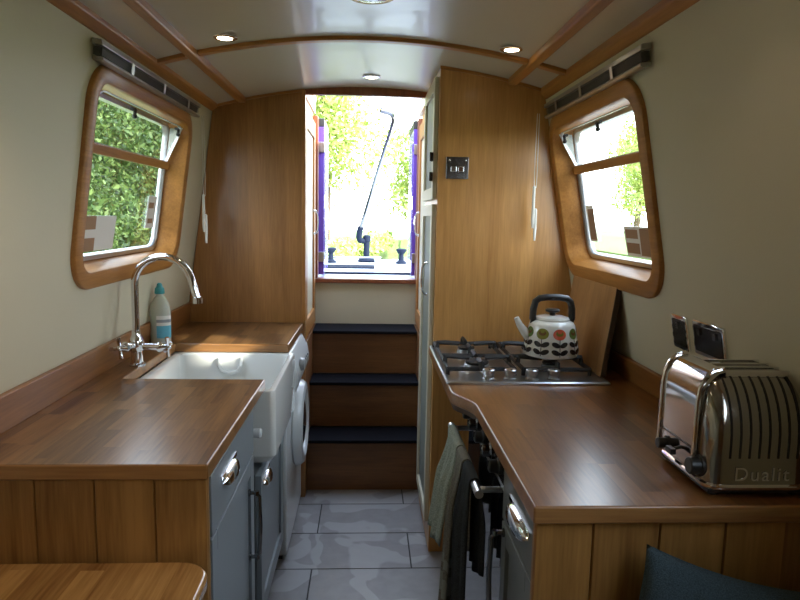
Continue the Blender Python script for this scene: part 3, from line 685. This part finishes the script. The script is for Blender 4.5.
# ------------------------------------------------------------------ right run
curve = [(.322-.0275*(1-cos(pi*i/8)), 1.80+.16*i/8) for i in range(9)]
worktop('worktop', [(.322, 1.145), ]+curve+[(.266, 2.652), (.905, 2.652), (.905, 1.145)], .884, .92, ['top_r', 'top_edge'], 'oak block worktop carrying the hob and the toaster')
b = MB(); b.prism([(.345, 1.86), (.338, 1.90), (.318, 1.95), (.296, 1.98), (.285, 2.01), (.285, 2.655), (.31, 2.655), (.31, 2.03), (.341, 1.93), (.3415, 1.90)], lambda x, y: (x, y, .845), lambda x, y: (x, y, .883)); tag(b.build('fascia', 'darkoak'), 'curved brown fascia below the bulge of the hob worktop', 'fascia')
XC = .352
c = thing('base_cabinet', (.6, 1.31, 0), 'grey base cabinet with a cup handled drawer beside the oven', 'cabinet', 'grey base cabinets')
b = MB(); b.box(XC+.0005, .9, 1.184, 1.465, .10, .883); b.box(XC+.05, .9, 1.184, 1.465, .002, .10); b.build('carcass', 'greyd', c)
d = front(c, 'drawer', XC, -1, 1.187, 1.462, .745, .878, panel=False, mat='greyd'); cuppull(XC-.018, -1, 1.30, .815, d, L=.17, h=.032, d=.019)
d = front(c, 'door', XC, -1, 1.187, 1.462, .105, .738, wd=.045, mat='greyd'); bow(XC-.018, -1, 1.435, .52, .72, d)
# oven
ov = thing('oven', (.6, 1.75, 0), 'black built in oven with a steel handle bar below the worktop', 'oven')
b = MB(); b.box(.37, .9, 1.47, 2.06, .12, .882); b.build('carcass', 'steeld', ov)
b = MB(); b.box(.342, .369, 1.475, 2.055, .806, .880); cp = b.build('control_panel', 'black', ov, bevel=.003)
b = MB(); b.box(.340, .346, 1.475, 2.055, .799, .805); b.box(.340, .346, 1.475, 2.055, .876, .881); b.build('trim_strip', 'steel', ov)
for k in range(5):
    b = MB(); b.lathe([(.022, 0), (.022, -.006), (.017, -.010), (.016, -.028), (.012, -.031)], (.342, 1.54+k*.108, .842), 'x', 20); b.box(.308, .313, 1.54+k*.108-.002, 1.54+k*.108+.002, .842, .857); b.build('knob', 'steeld' if k % 2 else 'bplastic', ov)
b = MB(); b.box(.345, .369, 1.475, 2.055, .16, .797); od = b.build('door', 'dglass', ov, bevel=.004)
b = MB(); b.tube([(.283, 1.50, .785), (.283, 2.03, .785)], .011, 14)
for y in (1.53, 2.0): b.tube([(.345, y, .785), (.283, y, .785)], .008, 10)
b.build('handle', 'steel', od)
b = MB(); b.box(.40, .9, 1.47, 2.06, .002, .12); b.build('plinth', 'dark', ov)
# side panel at the far end of oven
b = MB(); b.box(.36, .9, 2.065, 2.083, .002, .883); tag(b.build('side_panel', 'riser'), 'brown panel closing the far side of the oven below the hob', 'panel')
# towels over the handle bar
def towel(yc, wd, front_len, back_len, mat, label, seed, band=False, rr=.0135, flare=0):
    rnd = random.Random(seed); ph = rnd.uniform(0, 6); n = 26; b = MB(); path = []
    for i in range(16): path.append((-1, front_len*(1-i/16)))
    for i in range(9): path.append(('a', 180-180*i/8))
    for i in range(1, 15): path.append((1, back_len*i/14))
    lps = []
    for (q, t_) in path:
        l = []
        for j in range(n+1):
            s_ = -1+2*j/n
            if q == 'a':
                x = .283+rr*cos(radians(t_)); z = .785+rr*sin(radians(t_)); k = 0
            else:
                k = min(1, t_/.12); x = .283+q*rr; z = .785-t_
            wv = .011*sin(s_*6+ph)+.006*sin(s_*12+ph*2)
            if q == -1: x += (wv-.010)*k-.05*flare*k*t_
            elif q == 1: x += min(.022, (wv+.010)*k)
            y = yc+s_*wd/2*(1-.14*k+.06*sin(ph+t_*9)*k)
            if q == -1 and j in (0, n): z -= .01*k
            l.append((x, y, z))
        lps.append(l)
    b.loops(lps, False)
    o = b.build('tea_towel', [mat, 'towelband'], None, solid=.0035, recalc=False)
    if band:
        for p in o.data.polygons:
            k = p.index//n
            if k in (2, 3, 5): p.material_index = 1
    return tag(o, label, 'towel')
towel(1.90, .19, .30, .20, 'towel1', 'pale sage tea towel hung at the far end of the oven handle', 3, flare=2.6)
towel(1.745, .10, .46, .26, 'towel2', 'taupe tea towel hung in the middle of the oven handle', 5, True, flare=1.0)
towel(1.625, .12, .40, .26, 'towel3', 'charcoal tea towel hung nearest the drawer on the oven handle', 8)

# hob
hb = thing('gas_hob', (.53, 2.3, .92), 'stainless steel four burner gas hob with black pan supports', 'hob')
def hr(d, z): return [(x, y, z) for x, y in rrect(.264+d, .808-d, 2.03+d, 2.63-d, .012, 4)]
b = MB(); b.loops([hr(0, .9205), hr(.0, .926), hr(.004, .930), hr(.014, .930), hr(.022, .927)], True, True, True); b.build('tray', 'steel', hb)
for k, x in enumerate((.411, .484, .557, .630)):
    b = MB(); b.lathe([(.022, 0), (.022, .004), (.017, .006), (.017, .016), (.0205, .019), (.0205, .031), (.017, .034)], (x, 2.085, .927), 'z', 24); kn = b.build('knob', 'steel', hb)
    b = MB(); b.box(x-.002, x+.002, 2.068, 2.085, .9602, .962); b.build('pointer', 'bplastic', kn)
bur = [(.395, 2.225, .045), (.395, 2.475, .036), (.655, 2.225, .030), (.655, 2.475, .045)]
for x, y, r_ in bur:
    b = MB(); b.lathe([(r_+.022, 0), (r_+.018, .003), (r_+.004, .004), (r_, .006), (r_, .018), (r_-.004, .020)], (x, y, .927), 'z', 28); q = b.build('burner', 'steel', hb)
    b = MB(); b.lathe([(r_-.006, 0), (r_-.004, .003), (r_-.004, .008), (r_-.008, .010)], (x, y, .9475), 'z', 28); b.build('burner_cap', 'iron', q)
for x in (.395, .655):
    b = MB(); zt = .968
    x0, x1, y0, y1 = x-.115, x+.115, 2.135, 2.585
    def bar(p, q, w_=.0055): b.tube([p, q], w_, 6)
    for a, c_ in (((x0, y0), (x1, y0)), ((x1, y0), (x1, y1)), ((x1, y1), (x0, y1)), ((x0, y1), (x0, y0)), ((x0, 2.35), (x1, 2.35))): bar((*a, .948), (*c_, .948), .0075)
    for yy in (2.225, 2.475):
        for dx, dy in ((1, 0), (-1, 0), (0, 1), (0, -1)):
            ex, ey = (x+dx*.115, yy+dy*.10) ; ix, iy = x+dx*.028, yy+dy*.028
            b.tube([(ex, ey, .948), (ex-dx*.004, ey-dy*.004, .972), (ex-dx*.03, ey-dy*.03, .972), (ix, iy, zt)], .009, 4)
    for a in ((x0, y0), (x1, y0), (x1, y1), (x0, y1)): b.tube([(*a, .927), (*a, .95)], .007, 8)
    b.build('pan_support', 'iron', hb)
# kettle
kt = thing('kettle', (.645, 2.2, .975), 'cream enamel kettle with a black handle and a flower and leaf pattern on the hob', 'kettle')
KX, KY, KZ = .657, 2.225, .979
prof = [(.080, 0), (.092, .004), (.0955, .014), (.0945, .03), (.090, .06), (.084, .09), (.079, .112), (.074, .120), (.060, .127), (.052, .129)]
def kr(h):
    for (r1, h1), (r2, h2) in zip(prof, prof[1:]):
        if h1 <= h <= h2: return r1+(r2-r1)*(h-h1)/(h2-h1)
    return .05
b = MB(); b.lathe(prof, (KX, KY, KZ), 'z', 56, 0)
def shape(ang, h, pts, mat, off=.0008):
    n_ = len(pts); cu = sum(p[0] for p in pts)/n_; ch = sum(p[1] for p in pts)/n_; vs = []
    for k_ in (.02, .25, .5, .75, 1.0):
        for du, dh in pts:
            du, dh = cu+(du-cu)*k_, ch+(dh-ch)*k_; hh = h+dh; r_ = kr(hh)+off; a = ang+du/.088
            vs.append((KX+r_*sin(a), KY-r_*cos(a), KZ+hh))
    fs = [tuple(range(n_))]
    for i_ in range(4):
        for j_ in range(n_): fs.append((i_*n_+j_, i_*n_+(j_+1) % n_, (i_+1)*n_+(j_+1) % n_, (i_+1)*n_+j_))
    b.add(vs, fs, mat)
def ell(cu, ch, ru, rh, rot=0, n=16, flat=0):
    res = []
    for k in range(n):
        a = 2*pi*k/n; p, q = ru*cos(a), rh*sin(a)
        if flat and q < 0: q *= flat
        res.append((cu+p*cos(rot)-q*sin(rot), ch+p*sin(rot)+q*cos(rot)))
    return res
heads = [2, 4, 3, 2, 4, 3, 2, 4, 3]
for k in range(9):
    a = radians(-37+40*k); mt = heads[k]
    shape(a, .088, ell(0, 0, .0235, .0185, 0, 24), mt); shape(a, .088, ell(0, .003, .014, .009), 5 if mt != 4 else 2, .0014)
    shape(a, .088, ell(0, .008, .008, .005), mt, .002)
    shape(a, .012, [(-.0012, 0), (.0012, 0), (.0012, .06), (-.0012, .06)], 1, .0012)
    for hh in (.024, .050):
        for s_ in (-1, 1): shape(a, hh, ell(s_*.0135, .003, .0145, .0085, s_*.45, 16), 1, .0016)
b.build('body', ['enamel', 'leafblack', 'olive', 'green', 'orange', 'brownp'], kt, recalc=False, sharp=50)
b = MB(); b.tube([(KX-.075, KY, KZ+.062), (KX-.098, KY, KZ+.085), (KX-.115, KY, KZ+.108), (KX-.128, KY, KZ+.134)], .014, 16, rs=[.020, .0155, .012, .009]); b.build('spout', 'enamel', kt)
b = MB(); b.lathe([(.058, .127), (.060, .131), (.056, .138), (.035, .143), (.012, .144)], (KX, KY, KZ), 'z', 36); lid = b.build('lid', 'enamel', kt)
b = MB(); b.lathe([(.010, .143), (.010, .152), (.024, .157), (.026, .163), (.020, .167)], (KX, KY, KZ), 'z', 24); b.build('lid_knob', 'bplastic', lid)
for s_ in (-1, 1):
    b = MB(); b.tube([(KX+s_*.068, KY, KZ+.112), (KX+s_*.070, KY, KZ+.140)], .010, 10); b.build('handle_bracket', 'bplastic', kt)
b = MB(); hp = [(-.070, .128), (-.069, .165), (-.062, .192), (-.048, .203), (-.02, .207), (.02, .207), (.048, .203), (.062, .192), (.069, .165), (.070, .128)]
lps = []
for i, (x, z) in enumerate(hp):
    x0_, z0_ = hp[max(i-1, 0)]; x1_, z1_ = hp[min(i+1, 9)]; tx, tz = x1_-x0_, z1_-z0_; l_ = sqrt(tx*tx+tz*tz); nx, nz = -tz/l_, tx/l_
    lps.append([(KX+x+nx*.012*cos(a), KY+.015*sin(a), KZ+z+nz*.012*cos(a)) for a in [2*pi*k/14 for k in range(14)]])
b.loops(lps, True, True, True); b.build('handle', 'bplastic', kt, sharp=50)
# chopping board leaning on the wall
b = MB(); yb0, yb1 = 2.095, 2.56
b.add([(.800, yb0, .9315), (.820, yb0, .9315), (.863, yb0+.01, 1.235), (.843, yb0+.01, 1.235), (.800, yb1, .9315), (.820, yb1, .9315), (.863, yb1, 1.235), (.843, yb1, 1.235)], [(0, 1, 2, 3), (7, 6, 5, 4), (0, 4, 5, 1), (1, 5, 6, 2), (2, 6, 7, 3), (3, 7, 4, 0)])
for p in b.v: p.x -= .008
b.m[0] = 1; b.m[3] = 1
tag(b.build('chopping_board', ['board', 'board_edge'], bevel=.003), 'large oak board leaning upright against the wall behind the kettle', 'chopping board')
# sockets
def socket(y0, y1, z0, z1, gang, label):
    r = thing('wall_socket', W(1, (y0+y1)/2, (z0+z1)/2, 0), label, 'socket')
    b = MB(); b.loops([[W(1, u, z, n_) for u, z in rrect(y0+d, y1-d, z0+d, z1-d, .006, 3)] for d, n_ in ((0, .0005), (0, .006), (.002, .008))], True, True, True); b.build('plate', 'chrome', r)
    b = MB(); b.loops([[W(1, u, z, n_) for u, z in rrect(y0+.009, y1-.009, z0+.011, z1-.011, .003, 3)] for n_ in (.008, .0092)], True, True, True); b.build('insert', 'black', r)
    for g in range(gang):
        yc = y0+(y1-y0)*(g+.5)/gang
        b = MB(); b.loops([[W(1, u, z, n_) for u, z in rrect(yc-.007, yc+.007, z1-.035, z1-.018, .002, 3)] for n_ in (.0092, .013)], True, True, True); b.build('switch', 'steeld', r)
    return r
socket(1.478, 1.628, 1.118, 1.208, 2, 'double chrome and black socket on the wall nearest the toaster')
socket(1.662, 1.748, 1.112, 1.206, 1, 'single chrome and black socket plate, the farther of the wall pair')

# toaster
to = thing('toaster', (.785, 1.29, .92), 'polished steel toaster with vented sides on the worktop', 'toaster')
x0, x1, yn, yf, zb_ = .676, .881, 1.182, 1.402, .935
def tin(z):    # how far the casing has curved in at height z
    t_ = max(0, min(1, (z-1.03)/.130)); return .075*(1-sqrt(max(0, 1-t_*t_)))+.010*t_*t_
def tring(z, g=0.):
    dy = tin(z)+g; dx = tin(z)*.30+g; return [(x, y, z) for x, y in rrect(x0+dx, x1-dx, yn+dy, yf-dy, .030, 8)]
b = MB(); zs_ = [.936, .938, .945, .97, 1.0, 1.03, 1.05, 1.07, 1.09, 1.105, 1.12, 1.132, 1.142, 1.15, 1.155, 1.158, 1.159]
b.loops([tring(z, .004 if i == 0 else 0) for i, z in enumerate(zs_)], True, True, True); b.build('casing', 'tsteel', to, sharp=60)
b = MB(); b.loops([[(x, y, z) for x, y in rrect(x0-.002-e, x1+.002+e, yn-.002-e, yf+.002+e, .032, 8)] for e, z in ((0, .936), (.0015, .939), (.0015, .944), (-.001, .947))], True, True, True); b.build('base_rim', 'chrome', to)
# raised control end with rolled edges
pl_ = [(x0-.004, .955), (x0-.004, 1.10), (x0-.001, 1.125), (x0+.008, 1.146), (x0+.022, 1.160), (x0+.045, 1.166)]
ya_, yb_ = 1.236, 1.388
b = MB(); b.loops([[(x, ya_, z), (x, yb_, z), (x+.012, yb_, z-.004), (x+.012, ya_, z-.004)] for x, z in pl_], True, True, True); b.build('end_plate', 'chrome', to, sharp=30)
for yy in (ya_, yb_):
    b = MB(); b.tube([(x-.001, yy, z+.001) for x, z in pl_], .0055, 10); b.build('edge_roll', 'chrome', to)
b = MB(); b.box(x0-.006, x0-.004, ya_+.008, yb_-.008, .998, 1.001); b.build('plate_seam', 'black', to)
for k in range(8):
    xx = x0+.040+k*.0195; b = MB()
    zz_ = [1.0+.152*i_/14 for i_ in range(15)]
    lps = [[(xx-.0020, yn+tin(z)-.0010, z+.0006), (xx+.0020, yn+tin(z)-.0010, z+.0006), (xx+.0020, yn+tin(z)+.004, z-.003), (xx-.0020, yn+tin(z)+.004, z-.003)] for z in zz_]
    b.loops(lps, True, True, True); b.build('vent', 'black', to)
for yc in (1.258, 1.326):
    b = MB(); b.box(x0+.050, x1-.03, yc-.014, yc+.014, 1.135, 1.1605); b.build('bread_slot', 'black', to, bevel=.003)
    b = MB()
    for dy in (-.017, .017): b.box(x0+.050, x1-.022, yc+dy-.0025, yc+dy+.0025, 1.15, 1.163)
    b.build('slot_rim', 'chrome', to, bevel=.001)
b = MB(); b.box(x0+.001, x0+.004, 1.205, 1.228, 1.022, 1.036); b.build('rocker', 'red', to, bevel=.001)
for yk, r_, xk in ((1.219, .018, x0), (1.350, .012, x0-.004)):
    b = MB(); b.lathe([(r_+.004, .004), (r_+.004, -.003), (r_, -.004), (r_*.95, -.022), (r_*.8, -.024)], (xk, yk, .972), 'x', 24); kn = b.build('knob', 'bplastic', to)
b = MB(); b.tube([(x0-.003, 1.29, .985), (x0-.022, 1.29, .98)], .004, 8); b.box(x0-.032, x0-.020, 1.277, 1.303, .972, .984); b.build('lever', 'bplastic', to, bevel=.002)
b = MB(); b.box(x0+.003, x1-.003, yn+.004, yf-.004, .927, .937); b.build('base', 'bplastic', to, bevel=.002)
for x in (x0+.02, x1-.02):
    for y in (yn+.02, yf-.02):
        b = MB(); b.lathe([(.008, 0), (.009, .008)], (x, y, .9203), 'z', 12); b.build('foot', 'rubber', to)
fc = bpy.data.curves.new('maker_lettering', 'FONT'); fc.body = 'Dualit'; fc.size = .040; fc.extrude = .0006; fc.space_character = 1.15; fc.resolution_u = 6
fo = bpy.data.objects.new('lettering_curve', fc); COL.objects.link(fo); bpy.context.view_layer.update()
me = bpy.data.meshes.new_from_object(fo.evaluated_get(bpy.context.evaluated_depsgraph_get())); bpy.data.objects.remove(fo, do_unlink=True)
b = MB(); b.add([(x0+.050+v.co.x, yn-.0010-v.co.z, .955+v.co.y) for v in me.vertices], [tuple(p.vertices) for p in me.polygons]); b.build('lettering', 'chrome', to)

# ------------------------------------------------------------------ table and seat in the foreground
tb = thing('dining_table', (-.6, .95, 0), 'oak table with a rounded corner pushed against the end boarding', 'table')
P = [(-.86, 1.362), (-.86, .45), (-.328, .45)]+[(-.328-.07+.07*cos(radians(a)), 1.292+.07*sin(radians(a))) for a in range(0, 91, 10)]
b = MB(); b.prism(P, lambda x, y: (x, y, .662), lambda x, y: (x, y, .697)); b.build('table_top', 'table', tb, bevel=.010, segs=4)
b = MB(); b.lathe([(.14, 0.001), (.14, .012), (.04, .02), (.035, .03), (.035, .64), (.09, .648), (.09, .662)], (-.6, .95, 0), 'z', 28); b.build('pedestal', 'steel', tb)
bs = thing('bench_seat', (.65, .6, 0), 'low oak bench below the cushion', 'bench')
b = MB(); b.box(.40, .90, -.4, 1.155, .002, .359); b.build('bench_box', 'oak_v', bs, bevel=.004)
b = MB(); b.box(.39, .90, -.4, 1.155, .360, .382); b.build('seat_board', 'oak_trim_y', bs, bevel=.006)
# cushion
b = MB(); N = 40; A = .192; ca = Vector((.664, 1.075, .630)); rot = Matrix.Rotation(radians(15), 3, 'Y') 
tl = Matrix.Rotation(radians(-9), 3, 'X')
for sgn in (1, -1):
    lps = []
    for i in range(N+1):
        l = []
        for j in range(N+1):
            u = -1+2*i/N; v = -1+2*j/N
            pin = 1-.10*(1-v*v)*abs(u)**2; piv = 1-.10*(1-u*u)*abs(v)**2
            t_ = .062*((1-u**2)*(1-v**2))**.42 + .003*sin(u*9+v*4)*(1-u*u)*(1-v*v)
            p = Vector((u*A*pin, sgn*t_*-1, v*A*piv)); p = tl @ (rot @ p); l.append(ca+p)
        lps.append(l)
    b.loops(lps, False)
o = b.build('cushion', 'cushion', None, recalc=False, sharp=0); tag(o, 'teal woven cushion leaning on the boarding below the toaster', 'cushion')
bm = bmesh.new(); bm.from_mesh(o.data); bmesh.ops.remove_doubles(bm, verts=bm.verts, dist=.0005); bmesh.ops.recalc_face_normals(bm, faces=bm.faces); bm.to_mesh(o.data); bm.free()

# ------------------------------------------------------------------ ceiling lamps and vent
for x, y, lab in ((-.468, 2.22, 'lit recessed downlight in the ceiling on the sink side'), (.478, 2.24, 'lit recessed downlight in the ceiling on the hob side'), (.012, 2.96, 'recessed downlight nearest the hatch, on the middle line of the ceiling'), (-.50, 1.18, 'unseen downlight added above the view to warm the sink side wall'), (.50, 1.18, 'unseen downlight added above the view on the hob side'), (-.47, -.9, 'unseen downlight added at the back of the cabin on the sink side'), (.47, -.9, 'unseen downlight added at the back of the cabin on the hob side')):  # downlights out of view are added to warm the cabin light
    z = ceil_z(x); r = thing('downlight', (x, y, z), lab, 'downlight', 'recessed ceiling downlights')
    b = MB(); b.lathe([(.040, .001), (.040, -.004), (.034, -.007), (.026, -.006), (.026, -.002)], (x, y, z-.001), 'z', 32); b.build('bezel', 'chrome', r)
    b = MB(); b.lathe([(.025, -.004), (.020, -.0062), (.004, -.007)], (x, y, z-.001), 'z', 24); b.build('bulb', 'lamp', r)
    ld = bpy.data.lights.new('lamp_light', 'SPOT'); ld.energy = 1.5 if y > 1.5 else (11 if y > 1 and x < 0 else 1.5); ld.color = (1, .76, .50); ld.spot_size = radians(110); ld.spot_blend = .8; ld.shadow_soft_size = .03
    lo_ = bpy.data.objects.new('lamp_light', ld); COL.objects.link(lo_); lo_.parent = r; lo_.location = (0, 0, -.02)
r = thing('roof_vent', (.004, 1.87, 2.06), 'round brass rimmed vent in the middle of the ceiling', 'vent')
b = MB(); b.lathe([(.072, .005), (.072, -.006), (.066, -.012), (.052, -.010), (.05, -.004)], (.004, 1.87, 2.066), 'z', 40); b.build('rim', 'brass', r)
b = MB(); b.lathe([(.049, -.004), (.045, -.016), (.02, -.022), (.004, -.023)], (.004, 1.87, 2.066), 'z', 32); b.build('grille', 'steeld', r)

# ------------------------------------------------------------------ outside
b = MB(); b.box(-40, 40, -30, 90, -.7, -.05); tag(b.build('canal_water', 'water'), 'still canal water around the boat', 'water', kind='stuff')
def bank(name, pts, z, mat, label):
    b = MB(); b.prism(pts, lambda x, y: (x, y, -.6), lambda x, y: (x, y, z)); return tag(b.build(name, mat), label, 'bank', kind='stuff')
bank('grass_bank', [(-40, -30), (-2.0, -30), (-2.0, 9), (-1.7, 14), (.8, 26), (6, 40), (-40, 60)], .42, 'grass', 'grassy canal bank on the sink side curving behind the boat')
bank('grass_bank', [(8, -30), (40, -30), (40, 60), (9, 60), (8, 30)], .4, 'grass', 'far grassy bank on the hob side of the boat')
bank('towpath', [(-4.2, -20), (-2.9, -20), (-2.9, 9), (-2.4, 15), (-.5, 26), (-2, 27), (-4, 15)], .43, 'path', 'pale gravel towpath along the bank')
def leaves(b, rnd, n, cen, rad, size, shell=.55, flatz=1.):
    for _ in range(n):
        while True:
            d = Vector((rnd.uniform(-1, 1), rnd.uniform(-1, 1), rnd.uniform(-1, 1)))
            if .05 < d.length < 1: break
        d.normalize(); rr_ = shell+(1-shell)*rnd.random()
        lump = 1+.22*sin(d.x*7+cen[0])*cos(d.z*6+d.y*5+cen[1])
        p = Vector((cen[0]+d.x*rad[0]*rr_*lump, cen[1]+d.y*rad[1]*rr_*lump, cen[2]+d.z*rad[2]*rr_*lump))
        s_ = size*rnd.uniform(.6, 1.3); a = Vector((rnd.uniform(-1, 1), rnd.uniform(-1, 1), rnd.uniform(-1, 1))).normalized(); c_ = a.orthogonal().normalized()
        c_ = (Matrix.Rotation(rnd.uniform(0, 6), 3, a) @ c_)
        b.add([p-a*s_, p+c_*s_*.45, p+a*s_, p-c_*s_*.45], [(0, 1, 2, 3)])
b = MB(); rnd = random.Random(9)
for k in range(26): leaves(b, rnd, 260, (-2.0+.11*k+rnd.uniform(-.1, .1), 8.5+.66*k, .5), (.35, .4, .28+.1*rnd.random()), .05+.003*k, .2)
tag(b.build('reeds', 'leaf_sun', recalc=False, sharp=0), 'low reeds along the edge of the canal bank', 'reeds', kind='stuff')
# hedgerow on the left bank
rnd = random.Random(4); b = MB()
y = 1.0
while y < 30:
    dens = 4200 if 4 < y < 20 else 900
    xs = -4.6-.03*max(0, y-12)+rnd.uniform(-.3, .3)
    leaves(b, rnd, dens, (xs, y, .9+rnd.uniform(0, .3)), (1.2, 1.0, 1.0), .038+.0018*y, .6)
    leaves(b, rnd, dens, (xs-.9, y, 2.6+rnd.uniform(-.2, .5)), (1.5, 1.2, 1.4), .042+.0018*y, .6)
    leaves(b, rnd, dens//3, (xs-1.8, y, 4.6+rnd.uniform(-.3, .8)), (1.8, 1.4, 1.7), .07+.0025*y, .6)
    y += 1.15
tag(b.build('hedge', 'leaf_dark', recalc=False, sharp=0), 'dense green hedgerow seen through the window above the tap', 'hedge', kind='stuff')
# trees
def tree(x, y, h, r_, mat, label, n, size, seed, base=.4, blobs=7, group=None):
    rnd = random.Random(seed); root = thing('tree', (x, y, base), label, 'tree', group)
    b = MB(); b.tube([(x, y, base-.1), (x+.05*h*.3, y, base+h*.35), (x-.02*h, y+.1, base+h*.8)], .1, 10, rs=[.035*h, .025*h, .008*h])
    b.build('trunk', 'bark', root)
    b = MB()
    for k in range(blobs):
        a = rnd.uniform(0, 6.28); q = rnd.uniform(0, .65)*r_; zc = base+h*(.35+.6*k/blobs)
        leaves(b, rnd, n//blobs, (x+q*cos(a), y+q*sin(a), zc), (r_*.55, r_*.55, h*.2), size, .4)
    b.build('crown', mat, root, recalc=False, sharp=0)
tree(-1.6, 24, 7, 2.6, 'leaf_sun', 'sunlit bushy tree seen on the sink side of the hatchway', 11000, .10, 11, blobs=11)
tree(-4.5, 32, 11, 4, 'leaf_sun', 'tall pale tree farther back on the sink side bank', 9000, .17, 12)
tree(2.6, 27, 6.0, 2.6, 'leaf_sun', 'green tree seen behind the tiller bar on the hob side', 10000, .10, 13, -.1, 9)
tree(9.6, 21, 5.0, 1.9, 'leaf_sun', 'pale tree seen in the upper pane of the window beside the hob', 6000, .075, 14)
tree(16, 38, 6, 3, 'leaf_sun', 'distant pale tree beyond the window beside the hob', 6000, .12, 15)
# unseen canopy added behind the camera to block and dapple the low sun
rnd = random.Random(77); tr_ = thing('tree', (9.3, -3.0, .4), 'unseen tree added beside the boat to block and dapple the low sun', 'tree')
b = MB(); b.tube([(9.3, -3.0, .3), (9.35, -3.0, 2.5), (9.2, -2.9, 5.0)], .1, 10, rs=[.22, .15, .05]); b.build('trunk', 'bark', tr_)
SD = Vector((-1., .50, -.47)); gaps = [((-.57, 2.70, .935), .12, .09), ((-.360, 1.37, .755), .030, .032), ((-.395, 1.37, .825), .018, .035), ((-.40, 1.26, .697), .040, .028), ((-.46, 1.25, .697), .02, .02)]  # openings cut through the added crown so sun patches land indoors
gp = []
for p, ry, rz in gaps:
    t_ = (9.0-p[0])/1.0; gp.append((p[1]-.5*t_, p[2]+.47*t_, ry, rz))
lb = MB(); leaves(lb, rnd, 22000, (9.0, -2.9, 5.5), (1.0, 2.3, 1.5), .12, .1); leaves(lb, rnd, 14000, (9.1, -2.9, 5.4), (.6, 1.8, .9), .11, .0)
b = MB()
for i in range(0, len(lb.v), 4):
    q = lb.v[i:i+4]; ok = True
    for p in q+[q[0].lerp(q[2], f_) for f_ in (.15, .3, .45, .6, .75, .9)]+[q[1].lerp(q[3], f_) for f_ in (.3, .7)]:
        t_ = p.x-9.0; y_, z_ = p.y+.5*t_, p.z-.47*t_
        for gy, gz, ry, rz in gp:
            if ((y_-gy)/ry)**2+((z_-gz)/rz)**2 < 1: ok = False
    if ok: b.add(q, [(0, 1, 2, 3)])
b.build('crown', 'leaf_dark', tr_, recalc=False, sharp=0)
